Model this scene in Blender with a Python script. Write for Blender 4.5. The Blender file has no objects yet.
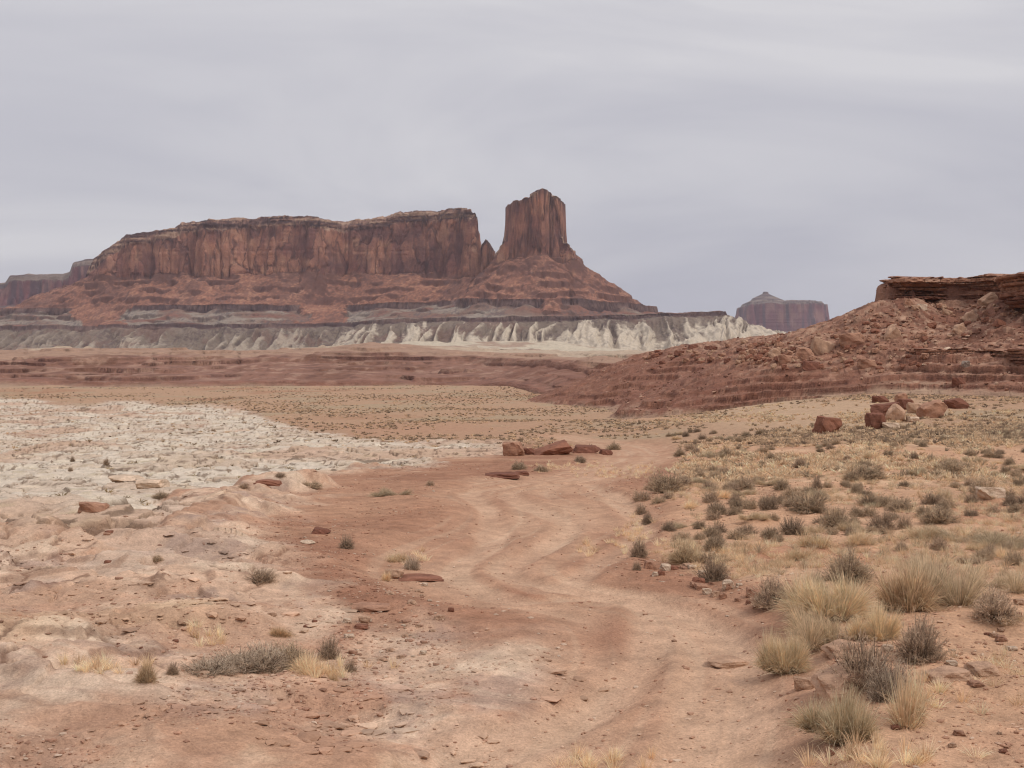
import bpy, bmesh, math, random
import numpy as np
from mathutils import Vector
random.seed(7)
RNG = np.random.default_rng(7)
F32 = np.float32

# ------------------------------------------------------------------ camera, sky, sun, exposure
FPX = 1300.0
CAMZ = 4.0
PITCH = math.atan(39.0 / FPX)
scene = bpy.context.scene
cam_d = bpy.data.cameras.new('camera')
cam_d.sensor_width = 36.0
cam_d.lens = 36.0 * FPX / 1024.0
cam_d.clip_start = 0.1
cam_d.clip_end = 60000.0
cam = bpy.data.objects.new('camera', cam_d)
cam.location = (0, 0, CAMZ)
cam.rotation_euler = (math.pi / 2 - PITCH, 0, 0)
scene.collection.objects.link(cam)
scene.camera = cam

SUN_EL, SUN_AZ = 52.0, 118.0          # degrees; azimuth clockwise from +Y (the view direction)
world = bpy.data.worlds.new('World')
scene.world = world
world.use_nodes = True
wt = world.node_tree
for n in list(wt.nodes):
    wt.nodes.remove(n)
W = wt.nodes.new
wout = W('ShaderNodeOutputWorld'); wbg = W('ShaderNodeBackground')
wbg.inputs['Strength'].default_value = 0.1
sky = W('ShaderNodeTexSky'); sky.sky_type = 'NISHITA'; sky.sun_disc = False
sky.sun_elevation = math.radians(SUN_EL); sky.sun_rotation = math.radians(SUN_AZ)
sky.air_density = 1.0; sky.dust_density = 2.0
tc = W('ShaderNodeTexCoord'); mp = W('ShaderNodeMapping')
mp.inputs['Scale'].default_value = (1.0, 1.0, 4.2)
mp.inputs['Location'].default_value = (0.35, 0.2, 0.55)
mp.inputs['Rotation'].default_value = (0, math.radians(4), 0)
n1 = W('ShaderNodeTexNoise'); n1.inputs['Scale'].default_value = 2.0
n1.inputs['Detail'].default_value = 6.0; n1.inputs['Roughness'].default_value = 0.5
n1.inputs['Distortion'].default_value = 0.9
cr = W('ShaderNodeValToRGB')
cr.color_ramp.elements[0].position = 0.3; cr.color_ramp.elements[0].color = (4.8, 4.75, 5.4, 1)
cr.color_ramp.elements[1].position = 0.68; cr.color_ramp.elements[1].color = (6.9, 6.75, 7.0, 1)
sep = W('ShaderNodeSeparateXYZ')
zr = W('ShaderNodeMapRange'); zr.inputs['From Min'].default_value = 0.28; zr.inputs['From Max'].default_value = 0.95
zr.inputs['To Min'].default_value = 1.0; zr.inputs['To Max'].default_value = 1.95
mul = W('ShaderNodeVectorMath'); mul.operation = 'SCALE'
mixs = W('ShaderNodeMix'); mixs.data_type = 'RGBA'; mixs.inputs[0].default_value = 0.95
L = wt.links.new
L(tc.outputs['Generated'], mp.inputs['Vector']); L(mp.outputs['Vector'], n1.inputs['Vector'])
L(n1.outputs['Fac'], cr.inputs['Fac']); L(tc.outputs['Generated'], sep.inputs[0]); L(sep.outputs['Z'], zr.inputs['Value'])
L(cr.outputs['Color'], mul.inputs[0]); L(zr.outputs['Result'], mul.inputs['Scale'])
L(sky.outputs['Color'], mixs.inputs[6]); L(mul.outputs['Vector'], mixs.inputs[7])
L(mixs.outputs[2], wbg.inputs['Color']); L(wbg.outputs['Background'], wout.inputs['Surface'])

sun_d = bpy.data.lights.new('sun', 'SUN')
sun_d.energy = 1.5; sun_d.angle = math.radians(12); sun_d.color = (1.0, 0.95, 0.88)
sun = bpy.data.objects.new('sun', sun_d)
el, az = math.radians(SUN_EL), math.radians(SUN_AZ)
sdir = Vector((math.sin(az) * math.cos(el), math.cos(az) * math.cos(el), math.sin(el)))
sun.rotation_euler = sdir.to_track_quat('Z', 'Y').to_euler()
scene.collection.objects.link(sun)
vs = scene.view_settings
vs.view_transform = 'Standard'; vs.look = 'None'; vs.exposure = 0.0; vs.gamma = 1.0; vs.use_curve_mapping = False
scene.cycles.max_bounces = 6
scene.cycles.diffuse_bounces = 4
scene.cycles.volume_bounces = 0
scene.cycles.use_denoising = True
scene.cycles.denoising_prefilter = 'ACCURATE'
scene.cycles.pixel_filter_type = 'BLACKMAN_HARRIS'
scene.cycles.filter_width = 1.15
scene.cycles.use_adaptive_sampling = False

# ------------------------------------------------------------------ numpy noise
_p = RNG.permutation(256).astype(np.int32)
PERM = np.concatenate([_p, _p])
RV = (RNG.random(256).astype(F32) * 2 - 1)

def vn2(x, y, seed=0):
    x = np.asarray(x, F32); y = np.asarray(y, F32)
    xf = np.floor(x); yf = np.floor(y)
    fx = x - xf; fy = y - yf
    xi = (xf.astype(np.int32) + seed * 57) & 255; yi = (yf.astype(np.int32) + seed * 31) & 255
    fx = fx * fx * (3 - 2 * fx); fy = fy * fy * (3 - 2 * fy)
    x1 = (xi + 1) & 255
    y1 = (yi + 1) & 255
    a0 = PERM[xi]; a1 = PERM[x1]
    v00 = RV[PERM[a0 + yi]]; v01 = RV[PERM[a0 + y1]]
    v10 = RV[PERM[a1 + yi]]; v11 = RV[PERM[a1 + y1]]
    a = v00 + (v01 - v00) * fy
    b = v10 + (v11 - v10) * fy
    return a + (b - a) * fx

def fbm(x, y, octv=4, seed=0, gain=0.5):
    s = 0; a = 1.0; tot = 0
    c, d = 0.8, 0.6
    for o in range(octv):
        s = s + a * vn2(x, y, seed + o * 7)
        tot += a; a *= gain
        x, y = (x * c - y * d) * 2.03 + 3.1, (x * d + y * c) * 2.03 - 1.7
    return s / tot * 1.25

def ridged(x, y, octv=3, seed=0, gain=0.5):
    s = 0; a = 1.0; tot = 0
    for o in range(octv):
        n = 1 - np.abs(vn2(x, y, seed + o * 5))
        s = s + a * n * n
        tot += a; a *= gain
        x, y = (x * 0.8 - y * 0.6) * 2.1 + 1.3, (x * 0.6 + y * 0.8) * 2.1 + 5.2
    return s / tot

def cells(x, y, seed=0):
    """nearest / second nearest jittered cell: edge distance, cell value, offset from the cell's centre"""
    xf = np.floor(x).astype(np.int32); yf = np.floor(y).astype(np.int32)
    f1 = np.full(x.shape, 9.0, F32); f2 = f1.copy(); v = np.zeros(x.shape, F32); ox = v.copy(); oy = v.copy()
    for i in (-1, 0, 1):
        for j in (-1, 0, 1):
            cx = xf + i; cy = yf + j
            h = PERM[PERM[(cx + seed * 13) & 255] + ((cy + seed * 7) & 255)]
            dx = x - (cx + 0.5 + 0.42 * RV[h]); dy = y - (cy + 0.5 + 0.42 * RV[(h * 7 + 31) & 255])
            d = dx * dx + dy * dy
            c = d < f1
            f2 = np.where(c, f1, np.minimum(f2, d)); v = np.where(c, RV[(h * 3 + 11) & 255], v)
            ox = np.where(c, dx, ox); oy = np.where(c, dy, oy); f1 = np.where(c, d, f1)
    return (np.sqrt(f2) - np.sqrt(f1)).astype(F32), v, ox.astype(F32), oy.astype(F32)

def sstep(a, b, x):
    t = np.clip((x - a) / (b - a), 0, 1)
    return t * t * (3 - 2 * t)

def lerp(a, b, t):
    return a + (b - a) * t

def srgb(r, g, b):
    def f(c):
        c /= 255.0
        return c / 12.92 if c <= 0.04045 else ((c + 0.055) / 1.055) ** 2.4
    c = np.array([f(r), f(g), f(b)], F32)
    return (c + (c @ np.array([.3, .6, .1], F32) - c) * 0.14).astype(F32) * np.array([0.96, 1.0, 0.97], F32)

def cmix(c, d, t):
    return c + (d - c) * t[..., None]

# ------------------------------------------------------------------ helpers: meshes, tagging
def link(o, parent=None):
    scene.collection.objects.link(o)
    if parent is not None:
        o.parent = parent
    return o

def tag(o, label=None, cat=None, group=None, kind=None):
    if label: o['label'] = label
    if cat: o['category'] = cat
    if group: o['group'] = group
    if kind: o['kind'] = kind
    return o

def empty(name, loc=(0, 0, 0), rz=0.0):
    o = bpy.data.objects.new(name, None)
    o.location = loc; o.rotation_euler = (0, 0, rz); o.empty_display_size = 0.3
    return link(o)

def mesh_np(name, V, Fa, col=None, smooth=True):
    """V (n,3), Fa (m,k) with k = 3 or 4, col (n,3) linear albedo."""
    me = bpy.data.meshes.new(name)
    V = np.ascontiguousarray(V, F32); Fa = np.ascontiguousarray(Fa, np.int32)
    k = Fa.shape[1]
    me.vertices.add(len(V)); me.vertices.foreach_set('co', V.ravel())
    me.loops.add(Fa.size); me.loops.foreach_set('vertex_index', Fa.ravel())
    me.polygons.add(len(Fa))
    me.polygons.foreach_set('loop_start', np.arange(0, Fa.size, k, dtype=np.int32))
    me.polygons.foreach_set('use_smooth', np.full(len(Fa), smooth, bool))
    if col is not None:
        at = me.color_attributes.new('Col', 'FLOAT_COLOR', 'POINT')
        c4 = np.ones((len(V), 4), F32); c4[:, :3] = col
        at.data.foreach_set('color', c4.ravel())
    me.update(calc_edges=True)
    return me

def mesh_obj(name, me, mat, parent=None):
    o = bpy.data.objects.new(name, me)
    if mat is not None and not me.materials:
        me.materials.append(mat)
    return link(o, parent)

def grid_faces(nu, nr):
    idx = np.arange(nu * nr, dtype=np.int32).reshape(nu, nr)
    return np.stack([idx[:-1, :-1], idx[1:, :-1], idx[1:, 1:], idx[:-1, 1:]], -1)

def grid_part(name, V, col, fmask, mat, parent=None, smooth=True):
    nu, nr = V.shape[:2]
    Fa = grid_faces(nu, nr)[fmask]
    if len(Fa) == 0:
        return None
    used = np.zeros(nu * nr, bool); used[Fa.ravel()] = True
    remap = np.cumsum(used) - 1
    me = mesh_np(name, V.reshape(-1, 3)[used], remap[Fa], col.reshape(-1, 3)[used], smooth)
    return mesh_obj(name, me, mat, parent)

# ------------------------------------------------------------------ materials
def rock_mat(name, scale, bump, var=0.25, fine=1.0, rough=0.95, strat=0.0):
    m = bpy.data.materials.new(name); m.use_nodes = True
    t = m.node_tree; N = t.nodes.new; K = t.links.new
    bs = t.nodes['Principled BSDF']
    bs.inputs['Roughness'].default_value = rough
    bs.inputs['Specular IOR Level'].default_value = 0.12
    at = N('ShaderNodeAttribute'); at.attribute_name = 'Col'
    co = N('ShaderNodeTexCoord')
    vec = co.outputs['Object']
    a = N('ShaderNodeTexNoise'); a.inputs['Scale'].default_value = scale
    a.inputs['Detail'].default_value = 6; a.inputs['Roughness'].default_value = 0.62
    K(vec, a.inputs['Vector'])
    b = N('ShaderNodeTexNoise'); b.inputs['Scale'].default_value = scale * 7.3 * fine
    b.inputs['Detail'].default_value = 4; b.inputs['Roughness'].default_value = 0.7
    K(vec, b.inputs['Vector'])
    mr = N('ShaderNodeMapRange'); mr.inputs['From Min'].default_value = 0.3; mr.inputs['From Max'].default_value = 0.7
    mr.inputs['To Min'].default_value = 1 - var; mr.inputs['To Max'].default_value = 1 + var
    K(a.outputs['Fac'], mr.inputs['Value'])
    mr2 = N('ShaderNodeMapRange'); mr2.inputs['From Min'].default_value = 0.3; mr2.inputs['From Max'].default_value = 0.7
    mr2.inputs['To Min'].default_value = 1 - var * 0.8; mr2.inputs['To Max'].default_value = 1 + var * 0.8
    K(b.outputs['Fac'], mr2.inputs['Value'])
    mu = N('ShaderNodeMath'); mu.operation = 'MULTIPLY'
    K(mr.outputs['Result'], mu.inputs[0]); K(mr2.outputs['Result'], mu.inputs[1])
    vm = N('ShaderNodeVectorMath'); vm.operation = 'SCALE'
    K(at.outputs['Color'], vm.inputs[0]); K(mu.outputs['Value'], vm.inputs['Scale'])
    K(vm.outputs['Vector'], bs.inputs['Base Color'])
    ad = N('ShaderNodeMath'); ad.operation = 'ADD'
    hb = N('ShaderNodeMath'); hb.operation = 'MULTIPLY'; hb.inputs[1].default_value = 0.35
    K(b.outputs['Fac'], hb.inputs[0]); K(a.outputs['Fac'], ad.inputs[0]); K(hb.outputs['Value'], ad.inputs[1])
    h = ad.outputs['Value']
    if strat > 0:
        mpn = N('ShaderNodeMapping'); mpn.inputs['Scale'].default_value = (0.12, 0.12, 1.0)
        K(vec, mpn.inputs['Vector'])
        s = N('ShaderNodeTexNoise'); s.inputs['Scale'].default_value = strat
        s.inputs['Detail'].default_value = 5; s.inputs['Roughness'].default_value = 0.7
        K(mpn.outputs['Vector'], s.inputs['Vector'])
        sm = N('ShaderNodeMath'); sm.operation = 'MULTIPLY'; sm.inputs[1].default_value = 1.6
        K(s.outputs['Fac'], sm.inputs[0])
        a2 = N('ShaderNodeMath'); a2.operation = 'ADD'
        K(h, a2.inputs[0]); K(sm.outputs['Value'], a2.inputs[1]); h = a2.outputs['Value']
    bp = N('ShaderNodeBump'); bp.inputs['Strength'].default_value = 0.9
    bp.inputs['Distance'].default_value = bump
    K(h, bp.inputs['Height']); K(bp.outputs['Normal'], bs.inputs['Normal'])
    return m

def add_grain(m, scale, amt, bump):
    t = m.node_tree; N = t.nodes.new; K = t.links.new
    bs = t.nodes['Principled BSDF']
    co = N('ShaderNodeTexCoord')
    g = N('ShaderNodeTexNoise'); g.inputs['Scale'].default_value = scale; g.inputs['Detail'].default_value = 3; g.inputs['Roughness'].default_value = 0.75
    K(co.outputs['Object'], g.inputs['Vector'])
    vo = N('ShaderNodeTexVoronoi'); vo.inputs['Scale'].default_value = scale * 0.35; vo.inputs['Randomness'].default_value = 1.0
    K(co.outputs['Object'], vo.inputs['Vector'])
    mr = N('ShaderNodeMapRange'); mr.inputs['From Min'].default_value = 0.32; mr.inputs['From Max'].default_value = 0.68
    mr.inputs['To Min'].default_value = 1 - amt; mr.inputs['To Max'].default_value = 1 + amt
    K(g.outputs['Fac'], mr.inputs['Value'])
    src = bs.inputs['Base Color'].links[0].from_socket
    vm = N('ShaderNodeVectorMath'); vm.operation = 'SCALE'
    K(src, vm.inputs[0]); K(mr.outputs['Result'], vm.inputs['Scale']); K(vm.outputs['Vector'], bs.inputs['Base Color'])
    h = N('ShaderNodeMath'); h.operation = 'MULTIPLY_ADD'; h.inputs[1].default_value = -0.8
    K(vo.outputs['Distance'], h.inputs[0]); K(g.outputs['Fac'], h.inputs[2])
    nsrc = bs.inputs['Normal'].links[0].from_socket
    bp = N('ShaderNodeBump'); bp.inputs['Distance'].default_value = bump; bp.inputs['Strength'].default_value = 0.8
    K(h.outputs['Value'], bp.inputs['Height']); K(nsrc, bp.inputs['Normal']); K(bp.outputs['Normal'], bs.inputs['Normal'])

def plant_mat(name):
    m = bpy.data.materials.new(name); m.use_nodes = True
    t = m.node_tree; N = t.nodes.new; K = t.links.new
    bs = t.nodes['Principled BSDF']
    bs.inputs['Roughness'].default_value = 0.9; bs.inputs['Specular IOR Level'].default_value = 0.08
    at = N('ShaderNodeAttribute'); at.attribute_name = 'Col'
    oi = N('ShaderNodeObjectInfo')
    mr = N('ShaderNodeMapRange'); mr.inputs['To Min'].default_value = 0.8; mr.inputs['To Max'].default_value = 1.2
    K(oi.outputs['Random'], mr.inputs['Value'])
    no = N('ShaderNodeTexNoise'); no.inputs['Scale'].default_value = 9.0
    co = N('ShaderNodeTexCoord'); K(co.outputs['Object'], no.inputs['Vector'])
    m2 = N('ShaderNodeMapRange'); m2.inputs['From Min'].default_value = 0.3; m2.inputs['From Max'].default_value = 0.7
    m2.inputs['To Min'].default_value = 0.78; m2.inputs['To Max'].default_value = 1.22
    K(no.outputs['Fac'], m2.inputs['Value'])
    mu = N('ShaderNodeMath'); mu.operation = 'MULTIPLY'
    K(mr.outputs['Result'], mu.inputs[0]); K(m2.outputs['Result'], mu.inputs[1])
    vm = N('ShaderNodeVectorMath'); vm.operation = 'SCALE'
    K(at.outputs['Color'], vm.inputs[0]); K(mu.outputs['Value'], vm.inputs['Scale'])
    K(vm.outputs['Vector'], bs.inputs['Base Color'])
    tl = N('ShaderNodeBsdfTranslucent'); K(vm.outputs['Vector'], tl.inputs['Color'])
    mx = N('ShaderNodeMixShader'); mx.inputs[0].default_value = 0.42
    K(bs.outputs[0], mx.inputs[1]); K(tl.outputs[0], mx.inputs[2]); K(mx.outputs[0], t.nodes['Material Output'].inputs['Surface'])
    return m

M_ground = rock_mat('desert_ground', 2.2, 0.06, 0.17)
add_grain(M_ground, 34.0, 0.20, 0.012)
M_far = rock_mat('mesa_rock', 0.12, 1.5, 0.16, strat=0.0)
M_cliff = rock_mat('cliff_rock', 0.05, 4.0, 0.2)
M_butte = rock_mat('far_rock', 0.012, 6.0, 0.12)
M_band = rock_mat('red_hills_rock', 0.16, 0.9, 0.2, strat=0.5)
M_cap = rock_mat('caprock_rock', 0.9, 0.15, 0.3, strat=2.5)
M_hill = rock_mat('hill_rock', 0.55, 0.35, 0.24, strat=1.2)
M_boulder = rock_mat('boulder_rock', 1.6, 0.05, 0.2, strat=2.0)
M_plant = plant_mat('dry_plant')

# ------------------------------------------------------------------ base ground height
G_py = None
RT = np.array([0, 8, 12, 20, 30, 40, 50, 60, 80, 100, 120, 160, 200, 300, 420, 550, 640, 1100, 2500, 13000], F32)
ZC = np.array([0.1, 0.05, 0, 0, -0.35, -0.7, -1.15, -1.7, -2.9, -4.0, -5.0, -6.6, -8, -11, -13, -14.2, -15.5, -17, -18, -22], F32)
ZL = np.array([0.3, 0.2, 0.15, 0.25, 0.15, -0.6, -1.35, -1.9, -3.1, -4.1, -5.1, -6.7, -8.2, -11.2, -13.1, -14.3, -15.5, -17, -18, -22], F32)
ZR = np.array([0.45, 0.35, 0.3, 0.12, -0.1, -0.3, -0.65, -0.95, -1.6, -2.0, -2.3, -2.5, -2.9, -6, -9, -12, -15, -17, -18, -22], F32)

def gbase(x, y):
    r = np.sqrt(x * x + y * y)
    u = x / np.maximum(y, 0.35 * r + 1e-3)
    u = np.clip(u, -0.6, 0.6)
    zc = np.interp(r, RT, ZC).astype(F32); zl = np.interp(r, RT, ZL).astype(F32); zr = np.interp(r, RT, ZR).astype(F32)
    tl = sstep(-0.05, -0.34, u); tr = sstep(0.06, 0.30, u)
    z = zc + (zl - zc) * tl + (zr - zc) * tr
    return z.astype(F32)

def proj(x, y, z):
    cp, sp = math.cos(PITCH), math.sin(PITCH)
    dz = CAMZ - z
    zc = np.maximum(y * cp + dz * sp, 0.5)
    return 512 + FPX * x / zc, 384 + FPX * (dz * cp - y * sp) / zc

ROADS = [  # pixel position on the base ground, half width in metres
    [(560, 1100, 1.5), (600, 800, 1.5), (640, 740, 1.5), (672, 680, 1.5), (672, 640, 1.5), (640, 612, 1.5), (575, 597, 1.6), (505, 583, 1.7), (476, 568, 1.8), (498, 548, 1.9),
     (545, 528, 2.2), (548, 510, 2.4), (520, 496, 2.4), (535, 484, 2.2), (585, 474, 2.1), (622, 464, 2.1), (640, 455, 2.1), (628, 447, 2.2), (590, 441, 2.2), (560, 436, 2.2)],
]

def ground_point0(px, py):
    """march the base ground for a pixel"""
    cp, sp = math.cos(PITCH), math.sin(PITCH)
    xv = (px - 512) / FPX; yv = (py - 384) / FPX
    d = np.array([xv, cp - yv * sp, -sp - yv * cp])
    t = np.geomspace(3, 2500, 2600)
    X = d[0] * t; Y = d[1] * t; Z = CAMZ + d[2] * t
    g = gbase(X.astype(F32), Y.astype(F32))
    below = np.nonzero(Z < g)[0]
    i = below[0] if len(below) else -1
    return X[i], Y[i]

def catmull(P, n=10):
    P = np.array(P, float); out = []
    Q = np.vstack([2 * P[0] - P[1], P, 2 * P[-1] - P[-2]])
    for i in range(1, len(Q) - 2):
        for k in range(n):
            t = k / n
            a, b, c, d = Q[i - 1], Q[i], Q[i + 1], Q[i + 2]
            out.append(0.5 * ((2 * b) + (-a + c) * t + (2 * a - 5 * b + 4 * c - d) * t * t + (-a + 3 * b - 3 * c + d) * t ** 3))
    out.append(P[-1])
    return np.array(out)

road_pts = []
for (px, py, hw) in ROADS[0]:
    gx, gy = ground_point0(px, py) if py < 1000 else (0.2, 4.0)
    road_pts.append((gx, gy, hw))
road_line = catmull(road_pts, 6)

def road_dist(x, y):
    """signed lateral distance / halfwidth-scaled fields on points (only near ones)"""
    best = np.full(x.shape, 1e9, F32); lat = np.zeros(x.shape, F32); hw = np.ones(x.shape, F32)
    P = road_line
    for i in range(len(P) - 1):
        ax, ay, aw = P[i]; bx, by, bw = P[i + 1]
        dx, dy = bx - ax, by - ay
        L2 = dx * dx + dy * dy + 1e-9
        m = (x > min(ax, bx) - 9) & (x < max(ax, bx) + 9) & (y > min(ay, by) - 9) & (y < max(ay, by) + 9)
        if not m.any():
            continue
        xs = x[m]; ys = y[m]
        t = np.clip(((xs - ax) * dx + (ys - ay) * dy) / L2, 0, 1)
        qx = xs - ax - t * dx; qy = ys - ay - t * dy
        d = np.sqrt(qx * qx + qy * qy)
        b = best[m]; c = d < b
        l = lat[m]; h = hw[m]
        l[c] = (np.sign(dx * qy - dy * qx) * d)[c]; h[c] = (aw + (bw - aw) * t)[c]; b[c] = d[c]
        best[m] = b; lat[m] = l; hw[m] = h
    return best, lat, hw

TRACKS = [
    [(612, 466), (575, 476), (520, 483), (470, 493), (488, 512), (490, 540), (458, 565), (485, 585), (530, 594), (600, 590), (650, 600), (690, 625), (708, 660), (698, 720), (672, 800), (640, 1000)],
    [(622, 470), (560, 482), (507, 493), (541, 511), (569, 526), (541, 546), (503, 560), (520, 576), (580, 583), (640, 592), (695, 612), (738, 650), (748, 700), (732, 800), (700, 1000)],
    [(644, 598), (652, 640), (614, 686), (556, 712), (490, 738), (400, 770)],
    [(585, 482), (622, 505), (642, 530), (624, 552), (588, 570), (560, 583)],
]
def track_lines():
    out = []
    for T_ in TRACKS:
        out.append(catmull([(*ground_point0(px, py), 0.3) if py < 950 else (*ground_point0(px, 950), 0.3) for px, py in T_], 5))
    return out
TLINES = track_lines()

def line_dist(x, y, P, pad=1.5):
    best = np.full(x.shape, 1e9, F32)
    for i in range(len(P) - 1):
        ax, ay = P[i][:2]; bx, by = P[i + 1][:2]
        dx, dy = bx - ax, by - ay; L2 = dx * dx + dy * dy + 1e-9
        m = (x > min(ax, bx) - pad) & (x < max(ax, bx) + pad) & (y > min(ay, by) - pad) & (y < max(ay, by) + pad)
        if not m.any(): continue
        xs = x[m]; ys = y[m]; t = np.clip(((xs - ax) * dx + (ys - ay) * dy) / L2, 0, 1)
        d = np.sqrt((xs - ax - t * dx) ** 2 + (ys - ay - t * dy) ** 2)
        best[m] = np.minimum(best[m], d)
    return best

def tab(px, xs, ys):
    return np.interp(px, xs, ys).astype(F32)

def masks(x, y, zb):
    px, py = proj(x, y, zb)
    r = np.sqrt(x * x + y * y)
    # jitter the borders with world noise (in pixels, roughly)
    jit = fbm(x / (1.0 + r * 0.05), y / (1.0 + r * 0.05) , 4, 3)
    jy = py + jit * (6 + 0.10 * np.clip(py - 400, 0, 400))
    jx = px + jit * 28
    top = tab(jx, [-300, 0, 120, 240, 300, 380, 440, 505, 530], [398, 398, 401, 408, 428, 446, 448, 446, 447])
    bot = tab(jx, [-300, 0, 70, 140, 200, 260, 330, 420, 500, 530], [522, 522, 521, 513, 499, 488, 475, 464, 454, 447])
    e = 2.0 + 0.03 * np.clip(py - 400, 0, 400)
    white = sstep(-e, e, jy - top) * sstep(-e, e, bot - jy) * sstep(530, 505, px)
    # pink slickrock, left foreground
    pr = tab(jy, [440, 480, 500, 530, 560, 600, 640, 680, 700, 768], [520, 330, 300, 250, 300, 330, 330, 180, 400, 560])
    pink = sstep(-55, 60, pr - jx - 60 * fbm(x / 1.6, y / 1.6, 4, 13)) * sstep(-e, e, jy - bot) * (1 - sstep(683, 700, jy) * 0.25)
    # low flat slickrock in the bottom middle
    low = 0.8 * sstep(600, 640, jy) * sstep(640, 560, jx) * sstep(330, 400, px + (jy - 640) * 3)
    right = sstep(0, 55, px - tab(py, [400, 440, 470, 500, 560, 600, 650, 700, 768], [540, 640, 655, 640, 640, 745, 765, 780, 800]))
    return px, py, r, white, pink, low, right, jit

def ground_fields(x, y, want_color=False):
    zb = gbase(x, y)
    px, py, r, white, pink, low, right, jit = masks(x, y, zb)
    near = r < 260
    rd = np.full(x.shape, 1e9, F32); lat = np.zeros(x.shape, F32); hw = np.ones(x.shape, F32)
    if near.any():
        a, b, c = road_dist(x[near], y[near]); rd[near] = a; lat[near] = b; hw[near] = c
    q = rd / hw
    wob = fbm(x / 2.2, y / 2.2, 3, 21)
    road = 1 - sstep(0.75, 1.5, q + 0.35 * wob)
    # the wide worn patch in the middle
    patch = sstep(1, 0, np.sqrt(((px - 550) / 125) ** 2 + ((py - 530) / 62) ** 2) + 0.25 * wob) ** 0.7
    track = np.exp(-((np.abs(lat) - 0.78) / 0.30) ** 2) * (q < 2.5)
    tracks = np.zeros(x.shape, F32); tber = np.zeros(x.shape, F32)
    if near.any():
        xn, yn = x[near], y[near]; tn = np.zeros(xn.shape, F32); bn = np.zeros(xn.shape, F32)
        jw = 0.10 * vn2(xn / 1.5, yn / 1.5, 22)
        for P_ in TLINES:
            d_ = line_dist(xn, yn, P_) + jw
            tn = np.maximum(tn, 1 - sstep(0.16, 0.46, d_)); bn = np.maximum(bn, np.exp(-((d_ - 0.52) / 0.13) ** 2))
        tracks[near] = tn; tber[near] = bn
    grassy = right * (1 - road)
    slick = np.clip(pink + low * 0.8, 0, 1) * (1 - road * 0.55)
    # relief ------------------------------------------------------------
    big = fbm(x / 9, y / 9, 4, 1)
    mid = fbm(x / 2.6, y / 2.6, 4, 5)
    sml = fbm(x / 0.5, y / 0.5, 4, 9)
    far_fade = np.clip(60 / np.maximum(r, 60), 0.25, 1)
    z = zb + 0.14 * big + 0.05 * mid + 0.016 * sml * (1 - road * 0.6)
    z = z + fbm(x / 60, y / 60, 3, 15) * 0.9 * sstep(90, 260, r)
    # slickrock: stepped thin beds, tilted cross-bed grooves, hollows
    e = 0.75 * fbm(x / 6.5, y / 6.5, 4, 31) + 0.2 * big
    stepn = 9.0
    es = e * stepn; fl = np.floor(es); fr = es - fl
    brk = sstep(-0.15, 0.25, fbm(x / 2.3 + 7, y / 2.3, 3, 33))
    terr = (fl + lerp(fr, sstep(0.80, 0.97, fr), brk)) / stepn
    gx = (x * 0.84 + y * 0.55)
    groove = ridged(gx / 0.45 + 0.8 * mid, (y * 0.84 - x * 0.55) / 7.0, 2, 41)
    xb = sstep(0.05, 0.4, fbm(x / 7, y / 7, 2, 47) + 0.25 * (pink > .5))
    xb = np.maximum(xb, np.exp(-((px - 105) / 95) ** 2 - ((py - 640) / 45) ** 2)) * (py < 690)
    bedl = vn2((y * 0.92 + x * 0.38 + 0.5 * mid) / 0.13, (x * 0.92 - y * 0.38) / 2.2, 43) + 0.6 * vn2((y * 0.92 + x * 0.38 + 0.5 * mid) / 0.05, (x * 0.92 - y * 0.38) / 1.1, 44)
    hump = 0.55 * sstep(-0.35, 0.6, fbm(x / 7.5 + 9, y / 7.5, 3, 51))
    z = z + slick * (pink * hump * 0.45 + (0.55 * pink + 0.12) * terr - 0.085 * groove ** 4 * xb * pink + 0.035 * fbm(x / 1.1, y / 1.1, 3, 55) + 0.010 * bedl * (1 - xb))
    # white slickrock: rounded lobes with deep joints
    wl = ridged(x / 5.0 + 0.6 * mid, y / 6.5 + 0.6 * big, 3, 61)
    terrw = fbm(x / 10, y / 12, 4, 65) * 6; frw = terrw - np.floor(terrw)
    tw = (np.floor(terrw) + sstep(0.84, 0.98, frw)) / 6
    z = z + white * (-0.20 * sstep(0.75, 0.95, wl) - 0.10 + 0.62 * tw + 0.04 * mid)
    ce, cv_, cx_, cy_ = cells(x / 3.6 + 0.5 * mid, y / 3.0 + 0.4 * big, 3)
    ce2, cv2, cx2, cy2 = cells(x / 1.25 + 0.3 * sml + cv_, y / 1.05, 5)
    ff = sstep(210, 90, r)
    p1 = sstep(0.01, 0.09, ce); p2 = sstep(0.01, 0.12, ce2)
    z = z + white * (p1 * (0.20 + 0.14 * cv_ + 0.16 * cy_) + p2 * (0.06 + 0.06 * cv2 + 0.08 * cy2) * ff - 0.18)
    ledg = sstep(-0.1, 0.35, fbm(x / 6 + 3, y / 6, 3, 57))
    z = z + slick * ledg * (1 - low * .6) * (p2 * (0.04 + 0.05 * cv2 + 0.10 * cy2 + 0.06 * cx2) + p1 * (0.06 + 0.06 * cv_ + 0.09 * cy_) - 0.06)
    z = z + 0.012 * vn2(x / 0.16, y / 0.16, 58) * (1 - road) + 0.007 * vn2(x / 0.07, y / 0.07, 59)
    # gully between the pink slope and the white beds
    bot = tab(px, [-300, 0, 70, 140, 200, 260, 330], [522, 522, 521, 513, 499, 488, 475])
    gul = np.exp(-((py - bot + 5) / 6.0) ** 2) * sstep(340, 150, px)
    z = z - 0.35 * gul * sstep(-0.3, 0.5, mid + 0.3)
    # road bed
    rut = -0.05 * track + 0.02 * wob
    berm = 0.07 * np.exp(-((q - 1.5) / 0.35) ** 2)
    z = z + road * (-0.09 + rut) + berm * (r < 120)
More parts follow.
